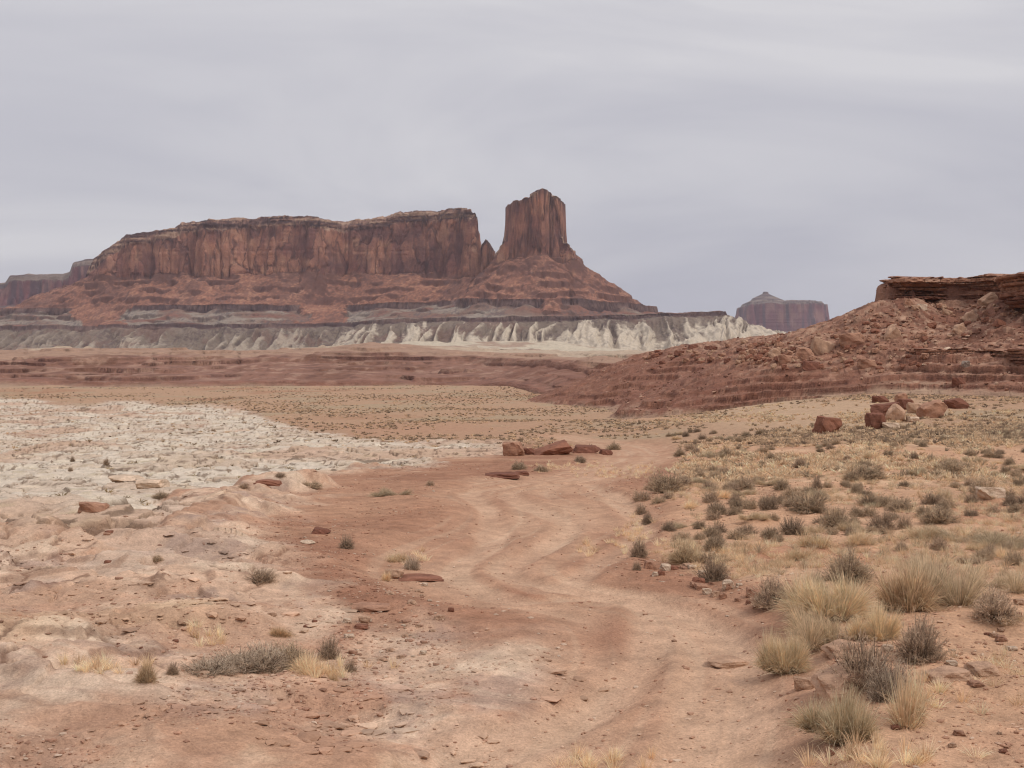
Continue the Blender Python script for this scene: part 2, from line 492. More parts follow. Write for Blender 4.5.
    # mounds of sand round the shrubs on the right
    mound = sstep(0.1, 0.75, fbm(x / 1.9, y / 1.9, 3, 71))
    z = z + grassy * (0.16 * mound * far_fade + 0.05 * mid) * sstep(12, 16, r)
    bank = sstep(0.9, 1.9, q) * sstep(5.0, 2.2, q) * (lat * 1.0 < 0) * right
    z = z + 0.10 * bank * (r < 45)
    z = z - 0.05 * tracks + 0.03 * tber * (1 - tracks) * (r < 90)
    if not want_color:
        return z
    # colour --------------------------------------------------------------
    soil = np.broadcast_to(srgb(156, 110, 87), x.shape + (3,)).copy()
    soil = cmix(soil, srgb(170, 126, 101), sstep(-0.3, 0.7, big + 0.4 * mid))
    soil = cmix(soil, srgb(140, 94, 73), 0.6 * sstep(0.05, 0.6, -fbm(x / 4, y / 4, 4, 81)))
    c = soil
    # sand at right
    c = cmix(c, srgb(190, 147, 118), grassy * 0.85)
    c = cmix(c, srgb(203, 166, 136), grassy * sstep(0.15, 0.6, fbm(x / 3, y / 3, 4, 83)) * 0.7)
    c = cmix(c, srgb(168, 112, 84), grassy * sstep(0.2, 0.6, fbm(x / 5, y / 5, 4, 85)) * 0.6)
    # tan grassy plain in the distance
    plain = sstep(452, 436, py) * (1 - white)
    pc = np.broadcast_to(srgb(168, 132, 107), x.shape + (3,)).copy()
    pc = cmix(pc, srgb(160, 118, 92), sstep(0.1, 0.6, fbm(x / 30, y / 42, 4, 87)))
    pc = cmix(pc, srgb(158, 136, 112), sstep(0.1, 0.5, fbm(x / 12, y / 20, 4, 88)) * 0.7)
    c = cmix(c, pc, plain)
    # red dirt round (300-440, 440-470) and the far right tan bank
    redz = np.exp(-((px - 400) / 170) ** 2 - ((py - 430) / 9.0) ** 2)
    c = cmix(c, srgb(168, 124, 100), np.clip(redz, 0, 1) * 0.7)
    tanb = sstep(690, 740, px) * sstep(935, 860, px) * sstep(396, 404, py) * sstep(440, 418, py)
    c = cmix(c, srgb(180, 148, 122), tanb * 0.8)
    fr2 = np.exp(-((py - 419 - 0.01 * (px - 600)) / 1.8) ** 2) * sstep(560, 600, px) * sstep(800, 740, px)
    c = cmix(c, srgb(182, 140, 112), fr2 * 0.8)
    # pink slickrock
    pk = np.broadcast_to(srgb(194, 158, 136), x.shape + (3,)).copy()
    n1_ = fbm(x / 1.9, y / 2.4, 5, 91, 0.62); n2_ = fbm(x / 1.1, y / 1.5, 5, 93, 0.6); n3_ = fbm(x / 6, y / 6, 4, 95)
    pk = cmix(pk, srgb(208, 182, 162), 0.75 * sstep(0.05, 0.5, n1_))
    pk = cmix(pk, srgb(160, 132, 122), 0.75 * sstep(0.1, 0.55, n2_))
    pk = cmix(pk, srgb(142, 108, 92), 0.5 * sstep(0.35, 1.0, bedl) * sstep(-0.2, 0.3, big)); pk = cmix(pk, srgb(214, 188, 168), 0.35 * sstep(0.35, 1.0, -bedl))
    pk = cmix(pk, srgb(200, 168, 132), 0.4 * sstep(0.3, 0.65, n3_))
    pk = cmix(pk, srgb(168, 120, 96), 0.65 * sstep(0.12, 0.5, -n1_ - 0.3 * mid))
    gravel = sstep(0.12, 0.4, fbm(x / 2.6 + 4, y / 2.2, 5, 97)) * (1 - 0.5 * low)
    pkm = np.clip(slick * (1 - 0.75 * gravel), 0, 1)
    c = cmix(c, srgb(180, 139, 115), np.clip(slick, 0, 1) * 0.7)
    c = cmix(c, pk, pkm * (1 - 0.4 * low * (n2_ < 0)))
    pk = cmix(pk, srgb(208, 184, 164), 0.25 * sstep(0.25, 0.9, cv2) * p2); pk = cmix(pk, srgb(172, 146, 134), 0.35 * sstep(0.35, 0.9, -cv_) * p1)
    pk = cmix(pk, srgb(116, 84, 68), 0.75 * ledg * sstep(0.09, 0.02, ce2) * sstep(-0.2, 0.3, cv_))
    c = cmix(c, pk, pkm * (1 - 0.4 * low * (n2_ < 0)))
    edge = sstep(0.74, 0.84, fr) * sstep(1.0, 0.94, fr)
    c = cmix(c, srgb(122, 84, 66), edge * brk * pkm * 0.45 * (r < 80) * pink)
    c = cmix(c, srgb(118, 84, 68), pkm * pink * xb * sstep(0.78, 0.95, groove) * 0.7)
    # white slickrock
    wc = np.broadcast_to(srgb(198, 182, 170), x.shape + (3,)).copy()
    wc = cmix(wc, srgb(206, 190, 174), sstep(0, 0.5, n1_))
    wc = cmix(wc, srgb(186, 150, 130), 0.8 * sstep(0.15, 0.5, fbm(x / 14, y / 22, 4, 99)))
    wc = cmix(wc, srgb(120, 104, 92), 0.6 * sstep(0.86, 0.97, wl))
    wc = cmix(wc, srgb(178, 160, 130), 0.4 * sstep(0.3, 0.6, n2_))
    wc = cmix(wc, srgb(178, 146, 124), 0.5 * sstep(0.2, 0.9, cv_)); wc = cmix(wc, srgb(112, 88, 72), 0.85 * sstep(0.10, 0.03, ce) * sstep(-0.5, 0.0, cv2))
    ew = sstep(0.78, 0.86, frw) * sstep(1.0, 0.95, frw); wc = cmix(wc, srgb(104, 82, 68), 0.75 * ew * sstep(-0.3, 0.1, cv2))
    wc = cmix(wc, srgb(134, 108, 88), 0.7 * sstep(0.13, 0.04, ce2) * sstep(-0.1, 0.3, cv2))
    c = cmix(c, wc, white * (1 - 0.5 * sstep(0.2, 0.6, fbm(x / 8, y / 16, 4, 101)) * sstep(330, 230, px)))
    # road and the worn patch
    rc = np.broadcast_to(srgb(181, 139, 114), x.shape + (3,)).copy()
    rc = cmix(rc, srgb(198, 162, 138), np.clip(track, 0, 1) * 0.5)
    rc = cmix(rc, srgb(168, 122, 98), 0.65 * sstep(0.1, 0.6, fbm(x / 3.5, y / 3.5, 4, 103)))
    c = cmix(c, rc, np.clip(road * 0.8, 0, 1))
    c = cmix(c, srgb(186, 146, 121), np.clip(patch, 0, 1) * 0.35)
    for (ex, ey, sx_, sy_, am) in ((520, 588, 34, 6, .7), (608, 630, 30, 18, .75), (575, 560, 18, 7, .5), (500, 500, 10, 14, .5), (560, 497, 40, 5, .5), (610, 540, 16, 10, .5), (430, 525, 50, 22, .45), (330, 560, 80, 14, .5)):
        c = cmix(c, srgb(152, 103, 80), am * np.exp(-((px - ex + 8 * jit) / sx_) ** 2 - ((py - ey + 3 * wob) / sy_) ** 2))
    c = cmix(c, srgb(200, 164, 140), 0.52 * tracks * (0.7 + 0.5 * wob))
    c = cmix(c, srgb(150, 104, 82), 0.14 * tber * (1 - tracks))
    streak = vn2(lat / 0.16, (x + y) / 6.0, 105)
    c = cmix(c, srgb(205, 176, 152), np.clip(road + patch * .6, 0, 1) * sstep(0.15, 0.7, streak) * 0.2)
    c = cmix(c, srgb(196, 158, 132), sstep(690, 790, py) * sstep(560, 640, px) * 0.45)
    fine = vn2(x / 0.11, y / 0.11, 107); fin2 = vn2(x / 0.3, y / 0.22, 108)
    c = c * (1 + 0.10 * sml + (0.09 * fine + 0.07 * fin2) * (1 - 0.55 * road) * sstep(90, 40, r))[..., None]
    c = c * np.array([1.04, 0.985, 0.90], F32)
    return z, np.clip(c, 0.01, 0.9)

def gz(x, y):
    x = np.atleast_1d(np.asarray(x, F32)); y = np.atleast_1d(np.asarray(y, F32))
    return ground_fields(x, y)

# ------------------------------------------------------------------ ground sheet (polar, finest where the road runs)
fine_a = np.linspace(-26.5, 26.5, 1060)
coarse = np.concatenate([np.linspace(27.2, 40, 14), np.linspace(44, 176, 34)])
ang = np.radians(np.concatenate([-coarse[::-1], fine_a, coarse]))
ang = np.append(ang, ang[0] + 2 * math.pi)
rs = [0.01, 0.7, 1.5]
while rs[-1] < 12600:
    r = rs[-1]
    k = np.interp(r, [1.5, 7, 9, 30, 80, 200, 600, 1200, 12000], [0.12, 0.03, 0.0023, 0.0026, 0.0042, 0.007, 0.012, 0.05, 0.12])
    rs.append(r * (1 + k))
rs = np.array(rs, F32)
A, R = np.meshgrid(ang.astype(F32), rs, indexing='ij')
GX = R * np.sin(A); GY = R * np.cos(A)
GZ, GC = ground_fields(GX, GY, True)
Vg = np.stack([GX, GY, GZ], -1)
nu, nr = GX.shape
fm = np.ones((nu - 1, nr - 1), bool)
ground = grid_part('ground', Vg, GC, fm, M_ground)
tag(ground, kind='structure')
print('ground', nu, nr)
del A, R
RSG = rs; ANGG = ang

def ray_ground(px, py):
    cp, sp = math.cos(PITCH), math.sin(PITCH)
    xv = (px - 512) / FPX; yv = (py - 384) / FPX
    d = np.array([xv, cp - yv * sp, -sp - yv * cp])
    t = np.geomspace(6, 900, 1500)
    X = d[0] * t; Y = d[1] * t; Z = CAMZ + d[2] * t
    g = gz(X, Y)
    b = np.nonzero(Z < g)[0]
    i = b[0] if len(b) else len(t) - 1
    return float(X[i]), float(Y[i]), float(g[i])

# ------------------------------------------------------------------ layered landforms
def terrace(z, step, phase, sharp=0.25, amt=0.7):
    q = z / step + phase
    f = np.floor(q); r = q - f
    rr = sstep(1 - sharp, 1, r)
    return z + amt * step * (rr - r)

def poly_xy(P):
    return np.array([((p[0] - 512) / FPX * p[1], p[1]) for p in P], float)

def psdf(x, y, P):
    """signed distance to polygon (negative inside) and distance along the outline of the closest point"""
    d2 = np.full(x.shape, 1e18, F32); s = np.zeros(x.shape, F32)
    inside = np.zeros(x.shape, bool)
    acc = 0.0; n = len(P)
    for i in range(n):
        ax, ay = P[i]; bx, by = P[(i + 1) % n]
        ex, ey = bx - ax, by - ay; L2 = ex * ex + ey * ey; Ln = math.sqrt(L2)
        wx = x - F32(ax); wy = y - F32(ay)
        t = np.clip((wx * F32(ex) + wy * F32(ey)) / F32(L2), 0, 1)
        qx = wx - t * F32(ex); qy = wy - t * F32(ey)
        q = qx * qx + qy * qy
        c = q < d2
        d2 = np.where(c, q, d2); s = np.where(c, acc + t * Ln, s)
        if ay != by:
            c1 = (y >= min(ay, by)) & (y < max(ay, by))
            xi = ax + (y - ay) / (by - ay) * ex
            inside ^= c1 & (x < xi)
        acc += Ln
    d = np.sqrt(d2)
    return np.where(inside, -d, d).astype(F32), s

def adaptive(hfun, px0, px1, nu, Y0, Y1, nd, nr, k=1.0, blur=9):
    u = ((np.linspace(px0, px1, nu) - 512) / FPX).astype(F32)
    Yd = np.linspace(Y0, Y1, nd).astype(F32)
    U, YY = np.meshgrid(u, Yd, indexing='ij')
    H = hfun(U * YY, YY)[0]
    sy = FPX * (H - CAMZ) / YY
    w = np.abs(np.diff(sy, axis=1)) * k + 0.15 * np.abs(np.diff(H, axis=1)) * FPX / Y0 * k
    w = w + w.mean() * 0.45 + 1e-4
    for ax in (0, 1):
        kk = blur if ax == 0 else 3
        pad = [(0, 0), (0, 0)]; pad[ax] = (kk, kk)
        cs = np.cumsum(np.pad(w, pad, mode='edge'), axis=ax)
        if ax == 0:
            w = (cs[2 * kk:] - cs[:-2 * kk]) / (2 * kk)
        else:
            w = (cs[:, 2 * kk:] - cs[:, :-2 * kk]) / (2 * kk)
    cdf = np.concatenate([np.zeros((nu, 1)), np.cumsum(w, 1)], 1)
    cdf /= cdf[:, -1:]
    Yn = np.empty((nu, nr), F32); q = np.linspace(0, 1, nr)
    for i in range(nu):
        Yn[i] = np.interp(q, cdf[i], Yd)
    Un = np.repeat(u[:, None], nr, 1)
    X = Un * Yn
    res = hfun(X, Yn)
    return X, Yn, res

def normals(V):
    a = np.gradient(V, axis=0); b = np.gradient(V, axis=1)
    n = np.cross(a, b)
    n /= np.linalg.norm(n, axis=-1, keepdims=True) + 1e-9
    n[n[..., 2] < 0] *= -1
    return n

def pz(py, D):
    return CAMZ + (345.0 - py) * D / FPX

def layer_drop(d, s, rim, drop, slope, gul=0.0, gs=18.0, seed=0, dw=4.0):
    """bench: flat top inside, a vertical ledge, then a (gullied) slope"""
    z = np.where(d < 0, rim + np.minimum(-d, 60) * 0.04, rim - drop * sstep(0, dw, d))
    dd = np.clip(d - dw, 0, None)
    z = z - dd * slope
    if gul:
        g = ridged(s / gs + 0.25 * vn2(dd / 14, s / 30, seed), dd / 120.0, 2, seed)
        g2 = ridged(s / (gs * 0.37), dd / 60.0, 2, seed + 3)
        z = z - gul * (g * 1.0 + 0.35 * g2) * sstep(0, 34, dd) + 0.35 * gul * sstep(0, 34, dd)
    return z

# ---- the great mesa and the tower butte
CORE = poly_xy([(88, 3350), (104, 3290), (122, 3255), (150, 3240), (180, 3235), (205, 3190), (225, 3200), (262, 3210), (300, 3170), (322, 3185), (345, 3270), (385, 3235), (412, 3200),
                (440, 3195), (474, 3150), (476, 3480), (400, 3800), (100, 3900), (80, 3600)])
SPUR = poly_xy([(478, 3160), (486, 3120), (496, 3140), (499, 3230), (480, 3240)])
TOWER = poly_xy([(504, 2990), (512, 2962), (530, 2940), (548, 2940), (559, 2975), (560, 3050), (545, 3100), (507, 3080)])
SHOULD = poly_xy([(556, 2985), (572, 2965), (583, 3000), (584, 3080), (556, 3090)])
FINL = poly_xy([(494, 3000), (505, 2980), (506, 3060), (494, 3060)])
RIM1 = poly_xy([(-700, 3300), (-100, 3240), (0, 3210), (60, 3200), (105, 3180), (140, 3060), (165, 3035), (220, 3020), (300, 3045), (325, 3120), (345, 3090), (420, 3060), (450, 3000), (463, 2870),
                (500, 2805), (560, 2790), (600, 2820), (634, 2910), (650, 3100), (650, 3500), (600, 4200), (-700, 4200)])
RIM2 = poly_xy([(-700, 3180), (0, 3080), (95, 3040), (110, 2920), (150, 2890), (220, 2880), (300, 2880), (350, 2850), (385, 2770), (450, 2740), (520, 2715), (600, 2730), (650, 2760), (700, 2790),
                (722, 2810), (724, 2900), (700, 3300), (650, 4200), (-700, 4200)])

def ribs(x, y, dd):
    wx_ = x + 22 * fbm(x / 70, y / 110, 3, 541) - 0.12 * y
    a = 1 - 1.8 * np.abs(vn2(wx_ / 17, y / 240, 544)); b = 1 - 1.7 * np.abs(vn2(wx_ / 7.5 + 9, y / 110, 545))
    c = vn2(wx_ / 75, y / 300, 546)
    return np.clip(0.62 * a + 0.34 * b + 0.22 * c + 0.05, -0.2, 1.2)

def mesa_h(x, y):
    pxx = 512 + FPX * x / y
    wx = x + 14 * fbm(x / 90, y / 90, 3, 5); wy = y + 22 * fbm(x / 90 + 7, y / 90, 3, 6)
    butt = (1 - np.abs(vn2(x / 58, y / 58, 12))) ** 2 * 17 + (1 - np.abs(vn2(x / 22, y / 22, 13))) ** 4 * 5 + 0.7 * vn2(x / 6, y / 6, 14)
    butt2 = (1 - np.abs(vn2(x / 24 + 3, y / 24, 16))) ** 3 * 12 + (1 - np.abs(vn2(x / 10, y / 10, 17))) ** 4 * 3 + 0.6 * vn2(x / 4, y / 4, 18)
    out = np.full(x.shape, -12.0, F32); owner = np.zeros(x.shape, np.int8); kind = np.zeros(x.shape, np.int8)
    dco = np.full(x.shape, 1e6, F32)
    d1, s1 = psdf(wx, wy, RIM1)
    d1 = d1 + 5 * vn2(x / 20, y / 20, 31) + 2.5 * vn2(x / 7, y / 7, 32) + 9 * fbm(x / 70, y / 70, 2, 33)
    rim1 = tab(pxx, [-100, 0, 110, 200, 330, 420, 470, 560, 640], [94, 96, 99, 98, 100, 105, 106, 104, 98]) + 2.6 * fbm(x / 50, y / 50, 3, 133)
    def cliff(P, tops_px, tops_py, D, zb, slope, w, bt, own, cap=26.0, talus=True, zbt=None):
        nonlocal out, owner, kind, dco
        d, s = psdf(wx, wy, P)
        d = d + bt - 5
        top = pz(tab(pxx, tops_px, tops_py), D)
        top = top + 1.6 * vn2(x / 14, y / 14, 19) + 1.6 * vn2(x / 5, y / 5, 20) + 2.0 * np.round(1.6 * vn2(x / 26, y / 60, 119))
        zb = np.minimum(zb + 9 * fbm(x / 55, y / 55, 3, 23), top - 6)
        H = top - zb - cap
        z = top - cap * (0.22 * sstep(-22, -20, d) + 0.30 * sstep(-11, -9, d) + 0.48 * sstep(-4, -1, d))
        f = np.clip(d / w, 0, 1)
        z = np.where(d > 0, top - cap - H * (0.93 * f ** 0.85 + 0.07 * f ** 4), z)
        dd = np.clip(d - w, 0, None)
        if talus:
            dco = np.minimum(dco, np.where(dd > 0, dd, 1e6))
            fr_ = dd / (dd + np.clip(-d1, 0.01, None))
            tz = zb - (zb - rim1 - 1) * fr_ ** 0.9 + np.minimum(1, 4 * (1 - fr_)) * 3.0 * fbm(x / 22, y / 22, 4, 25) * sstep(0, 30, dd) - 4 * ridged(s / 34, dd / 200, 2, 27) * sstep(5, 60, dd)
            tz = np.minimum(tz, zb - slope * dd * (1 - 0.0003 * np.clip(dd, 0, 600)) + 3.0 * fbm(x / 22, y / 22, 4, 26))
            tz = terrace(tz, 21.0, 0.3 + 0.35 * fbm(x / 80, y / 80, 2, 28), 0.2, np.clip(0.15 + 1.3 * fbm(x / 40, y / 40, 3, 29), 0, 0.75))
            z = np.where(d > w, np.where(d1 < 0, tz, -50), z)
        else:
            z = np.where(d > w, -50, z)
        c = z > out
        out = np.where(c, z, out); owner = np.where(c, own, owner)
        kind = np.where(c, np.where(d < 0.2, 1, np.where(d < w, 2, 3)), kind)
    cliff(CORE, [85, 92, 104, 124, 128, 150, 176, 182, 230, 262, 300, 330, 375, 402, 476, 478, 490], [266, 258, 247, 236, 232, 231, 226, 221, 219, 217, 215.5, 219, 217, 211, 210, 210, 212], 3215, 178.0, 0.50, 15.0, butt * tab(pxx, [435, 462], [1, 0.35]) + tab(pxx, [435, 462], [0, 4]), 0)
    cliff(SPUR, [470, 480, 483, 486, 489, 493, 500], [256, 252, 243, 239, 243, 250, 262], 3150, 182.0, 0.55, 10.0, butt2 * 0.4, 0, cap=3, talus=False)
    cliff(TOWER, [498, 503, 505, 512, 513, 522, 523, 530, 531, 535, 538, 546, 550, 551.5, 553, 558, 559, 564], [206, 205, 204, 203.5, 201.5, 201.5, 199.5, 199, 195, 193, 190.5, 190.5, 192, 196, 195.5, 195.5, 197.5, 198], 2965, 203.0, 0.72, 6.0, butt2 * .8, 1, cap=2.5)
    cliff(SHOULD, [554, 562, 563, 568, 569, 575, 576, 582, 584, 586], [225, 236, 243, 245, 249, 251, 254.5, 257, 262, 264], 2980, 196.0, 0.74, 10.0, butt2 * 0.5, 1, cap=3)
    cliff(FINL, [492, 496, 500, 504], [258, 252, 249, 240], 2980, 196.0, 0.72, 9.0, butt2 * 0.4, 1, cap=3)
    # dark ledge 1 and its slope
    fan = np.exp(-((pxx - 100 - 22 * fbm(x / 60, y / 60, 3, 36)) / 34) ** 2) + np.exp(-((pxx - 322 - 16 * fbm(x / 50, y / 50, 3, 37)) / 24) ** 2) + 0.7 * np.exp(-((pxx - 552) / 14) ** 2) * (d1 < 45)
    fan = sstep(0.30, 0.62, fan + 0.12 * vn2(x / 9, y / 9, 38))
    d2, s2 = psdf(wx, wy, RIM2)
    d2 = d2 + 6 * vn2(x / 24, y / 24, 41) + 2.5 * vn2(x / 8, y / 8, 42) + 14 * fbm(x / 90, y / 90, 2, 43)
    rim2 = tab(pxx, [-100, 0, 100, 220, 340, 400, 460, 560, 640, 724], [50, 50, 50, 51, 52, 60, 62, 64, 68, 77])
    rim2 = rim2 + 2.6 * fbm(x / 45, y / 45, 3, 134)
    o1 = np.clip(d1, 0, None); fr1 = o1 / (o1 + np.clip(-d2, 0.01, None))
    drop = (12.0 + 8 * sstep(440, 600, pxx)) * (1 - fan * 0.95) * (1 + 0.6 * vn2(x / 34, y / 34, 39))
    z1 = rim1 - drop * sstep(0, 4, d1)
    z1 = z1 - (z1 - rim2 - 1) * (1 - (1 - fr1) ** (1.25 + 1.0 * sstep(600, 650, pxx))) - np.minimum(1, 4 * fr1 * (1 - fr1)) * (4.5 * ridged(s1 / 26 + .2 * vn2(o1 / 12, s1 / 30, 3), o1 / 100, 2, 35) - 2 + 2 * fbm(x / 14, y / 14, 3, 40))
    z1 = np.where(d1 > 6, terrace(z1, 15.0, 0.2 + 0.5 * fbm(x / 90, y / 90, 2, 61), 0.22, np.clip(0.25 + 1.1 * fbm(x / 50, y / 50, 3, 62), 0, 0.8) * (1 - fan)), z1)
    z1 = np.where(d1 < 0, rim1, z1)
    c = (z1 > out)
    out = np.where(c, z1, out)
    kind = np.where(c, np.where(d1 < 0, 3, np.where((d1 < 5.5) & (fan < .5), 4, np.where(fan * (1 - 0.25 * fr1) > 0.5, 3, 5))), kind)
    owner = np.where(c, (pxx > 446).astype(np.int8), owner)
    # ledge 2 and the gullied pale badlands
    z2 = layer_drop(d2, s2, rim2, 9.0, 0.36, 5.0, 30.0, 45, 4.0) + 5 * fbm(x / 60, y / 60, 3, 46) * (d2 > 5)
    rb = ribs(x, y, d2); z2 = z2 + (rb - 0.5) * 17 * sstep(3, 40, d2) + 2.0 * fbm(x / 14, y / 14, 3, 48) * (d2 > 5)
    c = (z2 > out) | (d2 > 0)
    out = np.where(c, z2, out); kind = np.where(c, np.where(d2 < 0, 5, np.where(d2 < 5.5, 6, 7)), kind)
    owner = np.where(c, (pxx > 400).astype(np.int8), owner)
    # a low pale apron at the foot, right
    z3 = 10 - 0.10 * np.abs(y - 2560) - 0.09 * np.clip(np.abs(x + 60) - 130, 0, None) + 5 * fbm(x / 40, y / 40, 4, 51)
    c = z3 > out
    out = np.where(c, z3, out); kind = np.where(c, 8, kind)
    z4 = pz(333, 2700) - 0.22 * np.clip(pxx - 722, 0, None) * 1.9 - 0.25 * np.abs(y - 2780) + 3 * fbm(x / 30, y / 30, 3, 55)
    c = (z4 > out) & (pxx > 700)
    out = np.where(c, z4, out); kind = np.where(c, 8, kind); owner = np.where(c, 1, owner)
    return out.astype(F32), kind, owner, d2, s2

X, Y, (H, KI, OW, D2, S2) = adaptive(mesa_h, -320, 800, 1220, 2400, 3560, 620, 460, blur=14)
V = np.stack([X, Y, H], -1).astype(F32)
N = normals(V)
pe_, pv_, _, _ = cells(X / 30 + 0.5 * fbm(X / 45, H / 40, 4, 72) + 40, H / 95 + Y / 200 + 0.3 * fbm(X / 18, H / 26, 4, 73), 41)
lay = vn2(H / 3.2, 0 * H + 1, 61) + 0.6 * vn2(H / 1.3, 0 * H + 2, 62)
amp = np.where(KI == 1, 2.6, np.where(KI == 2, 0.9, np.where((KI == 4) | (KI == 6), 2.6, 0.0)))
lay = lay * amp + np.where(KI == 2, 2.6 * pv_ * sstep(0, 0.12, pe_) - 1.8 * sstep(0.12, 0, pe_), 0)
V[..., 0] += N[..., 0] * lay; V[..., 1] += N[..., 1] * lay

def mesa_color(X, Y, H, KI, D2, S2):
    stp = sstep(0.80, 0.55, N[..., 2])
    sh = X.shape
    vst = fbm(X / 7, H / 90 + Y / 60, 4, 71); pat = fbm(X / 45, H / 40, 4, 72); pa2 = fbm(X / 18, H / 26, 4, 73)
    cl = np.broadcast_to(srgb(142, 89, 75), sh + (3,)).copy()
    cl = cmix(cl, srgb(172, 112, 86), sstep(-0.05, 0.35, pat))
    cl = cmix(cl, srgb(104, 68, 64), 0.25 * sstep(0.1, 0.5, vst)); crk = ridged(X / 26, H / 260 + Y / 80, 3, 79); cl = cmix(cl, srgb(76, 48, 46), 0.35 * sstep(0.84, 0.95, crk)); cl = cmix(cl, srgb(112, 74, 66), 0.35 * sstep(0.2, 0.7, vn2(H / 6, X / 90, 180)))
    pe, pv, _, _ = cells(X / 30 + 0.5 * pat + 40, H / 95 + Y / 200 + 0.3 * pa2, 41); pe2, pv2, _, _ = cells(X / 6.5 + 0.3 * pa2 + 40, H / 24 + 5, 42)
    cl = cmix(cl, srgb(172, 116, 90), 0.5 * sstep(0.15, 0.8, pv)); cl = cmix(cl, srgb(96, 62, 58), 0.42 * sstep(0.15, 0.8, -pv)); cl = cmix(cl, srgb(96, 64, 60), 0.22 * sstep(0.2, 0.8, -pv2)); cl = cmix(cl, srgb(178, 130, 104), 0.25 * sstep(0.3, 0.8, pv2))
    cl = cmix(cl, srgb(62, 40, 38), 0.55 * sstep(0.10, 0.03, pe)); cl = cmix(cl, srgb(70, 46, 44), 0.2 * sstep(0.14, 0.04, pe2))
    cl = cmix(cl, srgb(182, 132, 102), 0.55 * sstep(0.25, 0.6, pa2) * sstep(-0.1, 0.4, pat))
    cl = cmix(cl, srgb(108, 70, 66), 0.6 * sstep(0.25, 0.6, -pat))
    st = vn2(H / 3.6, X / 120, 74) + 0.4 * vn2(X / 8, H / 4, 174)
    cp = np.broadcast_to(srgb(138, 98, 82), sh + (3,)).copy()
    cp = cmix(cp, srgb(84, 56, 52), sstep(0.0, 0.4, st)); cp = cmix(cp, srgb(186, 148, 122), 0.75 * sstep(0.1, 0.5, -st))
    sp = 0.55 * fbm(X / 30, H / 18, 3, 75) + 0.7 * vn2(X / 3.4, H / 2.2, 175)
    ta = np.broadcast_to(srgb(144, 93, 72), sh + (3,)).copy()
    bg_ = fbm(X / 48, H / 60, 4, 181); ta = cmix(ta, srgb(122, 82, 68), sstep(0, .5, bg_) * .7)
    ta = cmix(ta, srgb(96, 66, 58), 0.6 * sstep(0.45, 0.8, vn2(H / 5, X / 70, 182)) * sstep(-0.1, 0.3, fbm(X / 30, H / 30, 3, 183)))
    ta = cmix(ta, srgb(112, 74, 62), sstep(0.05, 0.5, sp) * 0.8); ta = cmix(ta, srgb(172, 120, 92), sstep(0.2, 0.6, -sp) * 0.7)
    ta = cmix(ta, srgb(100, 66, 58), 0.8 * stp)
    le = np.broadcast_to(srgb(92, 68, 66), sh + (3,)).copy(); le = cmix(le, srgb(120, 92, 84), sstep(0, 0.5, st))
    g1 = np.broadcast_to(srgb(128, 98, 84), sh + (3,)).copy()
    lo = fbm(X / 60, Y / 30, 4, 76)
    lo = lo - 0.5 * sstep(500, 580, 512 + FPX * X / Y) + 0.1
    g1 = cmix(g1, srgb(144, 126, 112), sstep(-0.1, 0.4, lo)); g1 = cmix(g1, srgb(130, 82, 66), 0.8 * sstep(0.1, 0.5, -lo))
    g1 = cmix(g1, srgb(96, 80, 78), 0.7 * sstep(0.1, 0.5, sp))
    tt = np.clip((D2 - 5) / 150, 0, 1)
    rb = ribs(X, Y, D2); px_ = 512 + FPX * X / Y
    thr = 0.95 - tab(px_, [300, 400], [0.95, 1.3]) * np.clip(tt * 1.15, 0, 1) ** 0.9 + tab(px_, [0, 330, 400, 730], [0.42, 0.32, 0.0, 0.02]) + 0.45 * fbm(X / 14, H / 9, 4, 77)
    hz = sstep(-0.26, 0.26, rb - thr + 0.16 * vn2(X / 3.2, H / 2.4, 190))
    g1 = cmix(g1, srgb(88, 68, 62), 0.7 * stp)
    g2 = np.broadcast_to(srgb(126, 106, 92), sh + (3,)).copy()
    g2 = cmix(g2, srgb(102, 82, 74), sstep(0.1, 0.5, sp)); g2 = cmix(g2, srgb(118, 82, 70), 0.5 * sstep(0.1, 0.5, lo))
    wh = np.broadcast_to(srgb(196, 175, 153), sh + (3,)).copy()
    wh = cmix(wh, srgb(160, 142, 126), 0.7 * sstep(0.1, 0.5, fbm(X / 14, Y / 14, 4, 78)))
    pxx = 512 + FPX * X / Y
    wamt = tab(pxx, [-50, 60, 110, 200, 300, 350, 390, 640, 740, 800], [0.1, 0.35, 0.5, 0.45, 0.5, 0.8, 0.95, 0.95, 0.95, 0.95])
    g2 = cmix(g2, wh, hz * wamt)
    ap = np.broadcast_to(srgb(190, 170, 146), sh + (3,)).copy()
    ap = cmix(ap, srgb(150, 110, 90), sstep(0, 0.5, lo) * 0.7)
    c = np.zeros(sh + (3,), F32) + srgb(150, 112, 92)
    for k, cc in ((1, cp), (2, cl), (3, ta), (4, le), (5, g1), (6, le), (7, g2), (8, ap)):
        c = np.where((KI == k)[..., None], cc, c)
    return np.clip(c, 0.01, 0.9)

C = mesa_color(X, Y, H, KI, D2, S2)
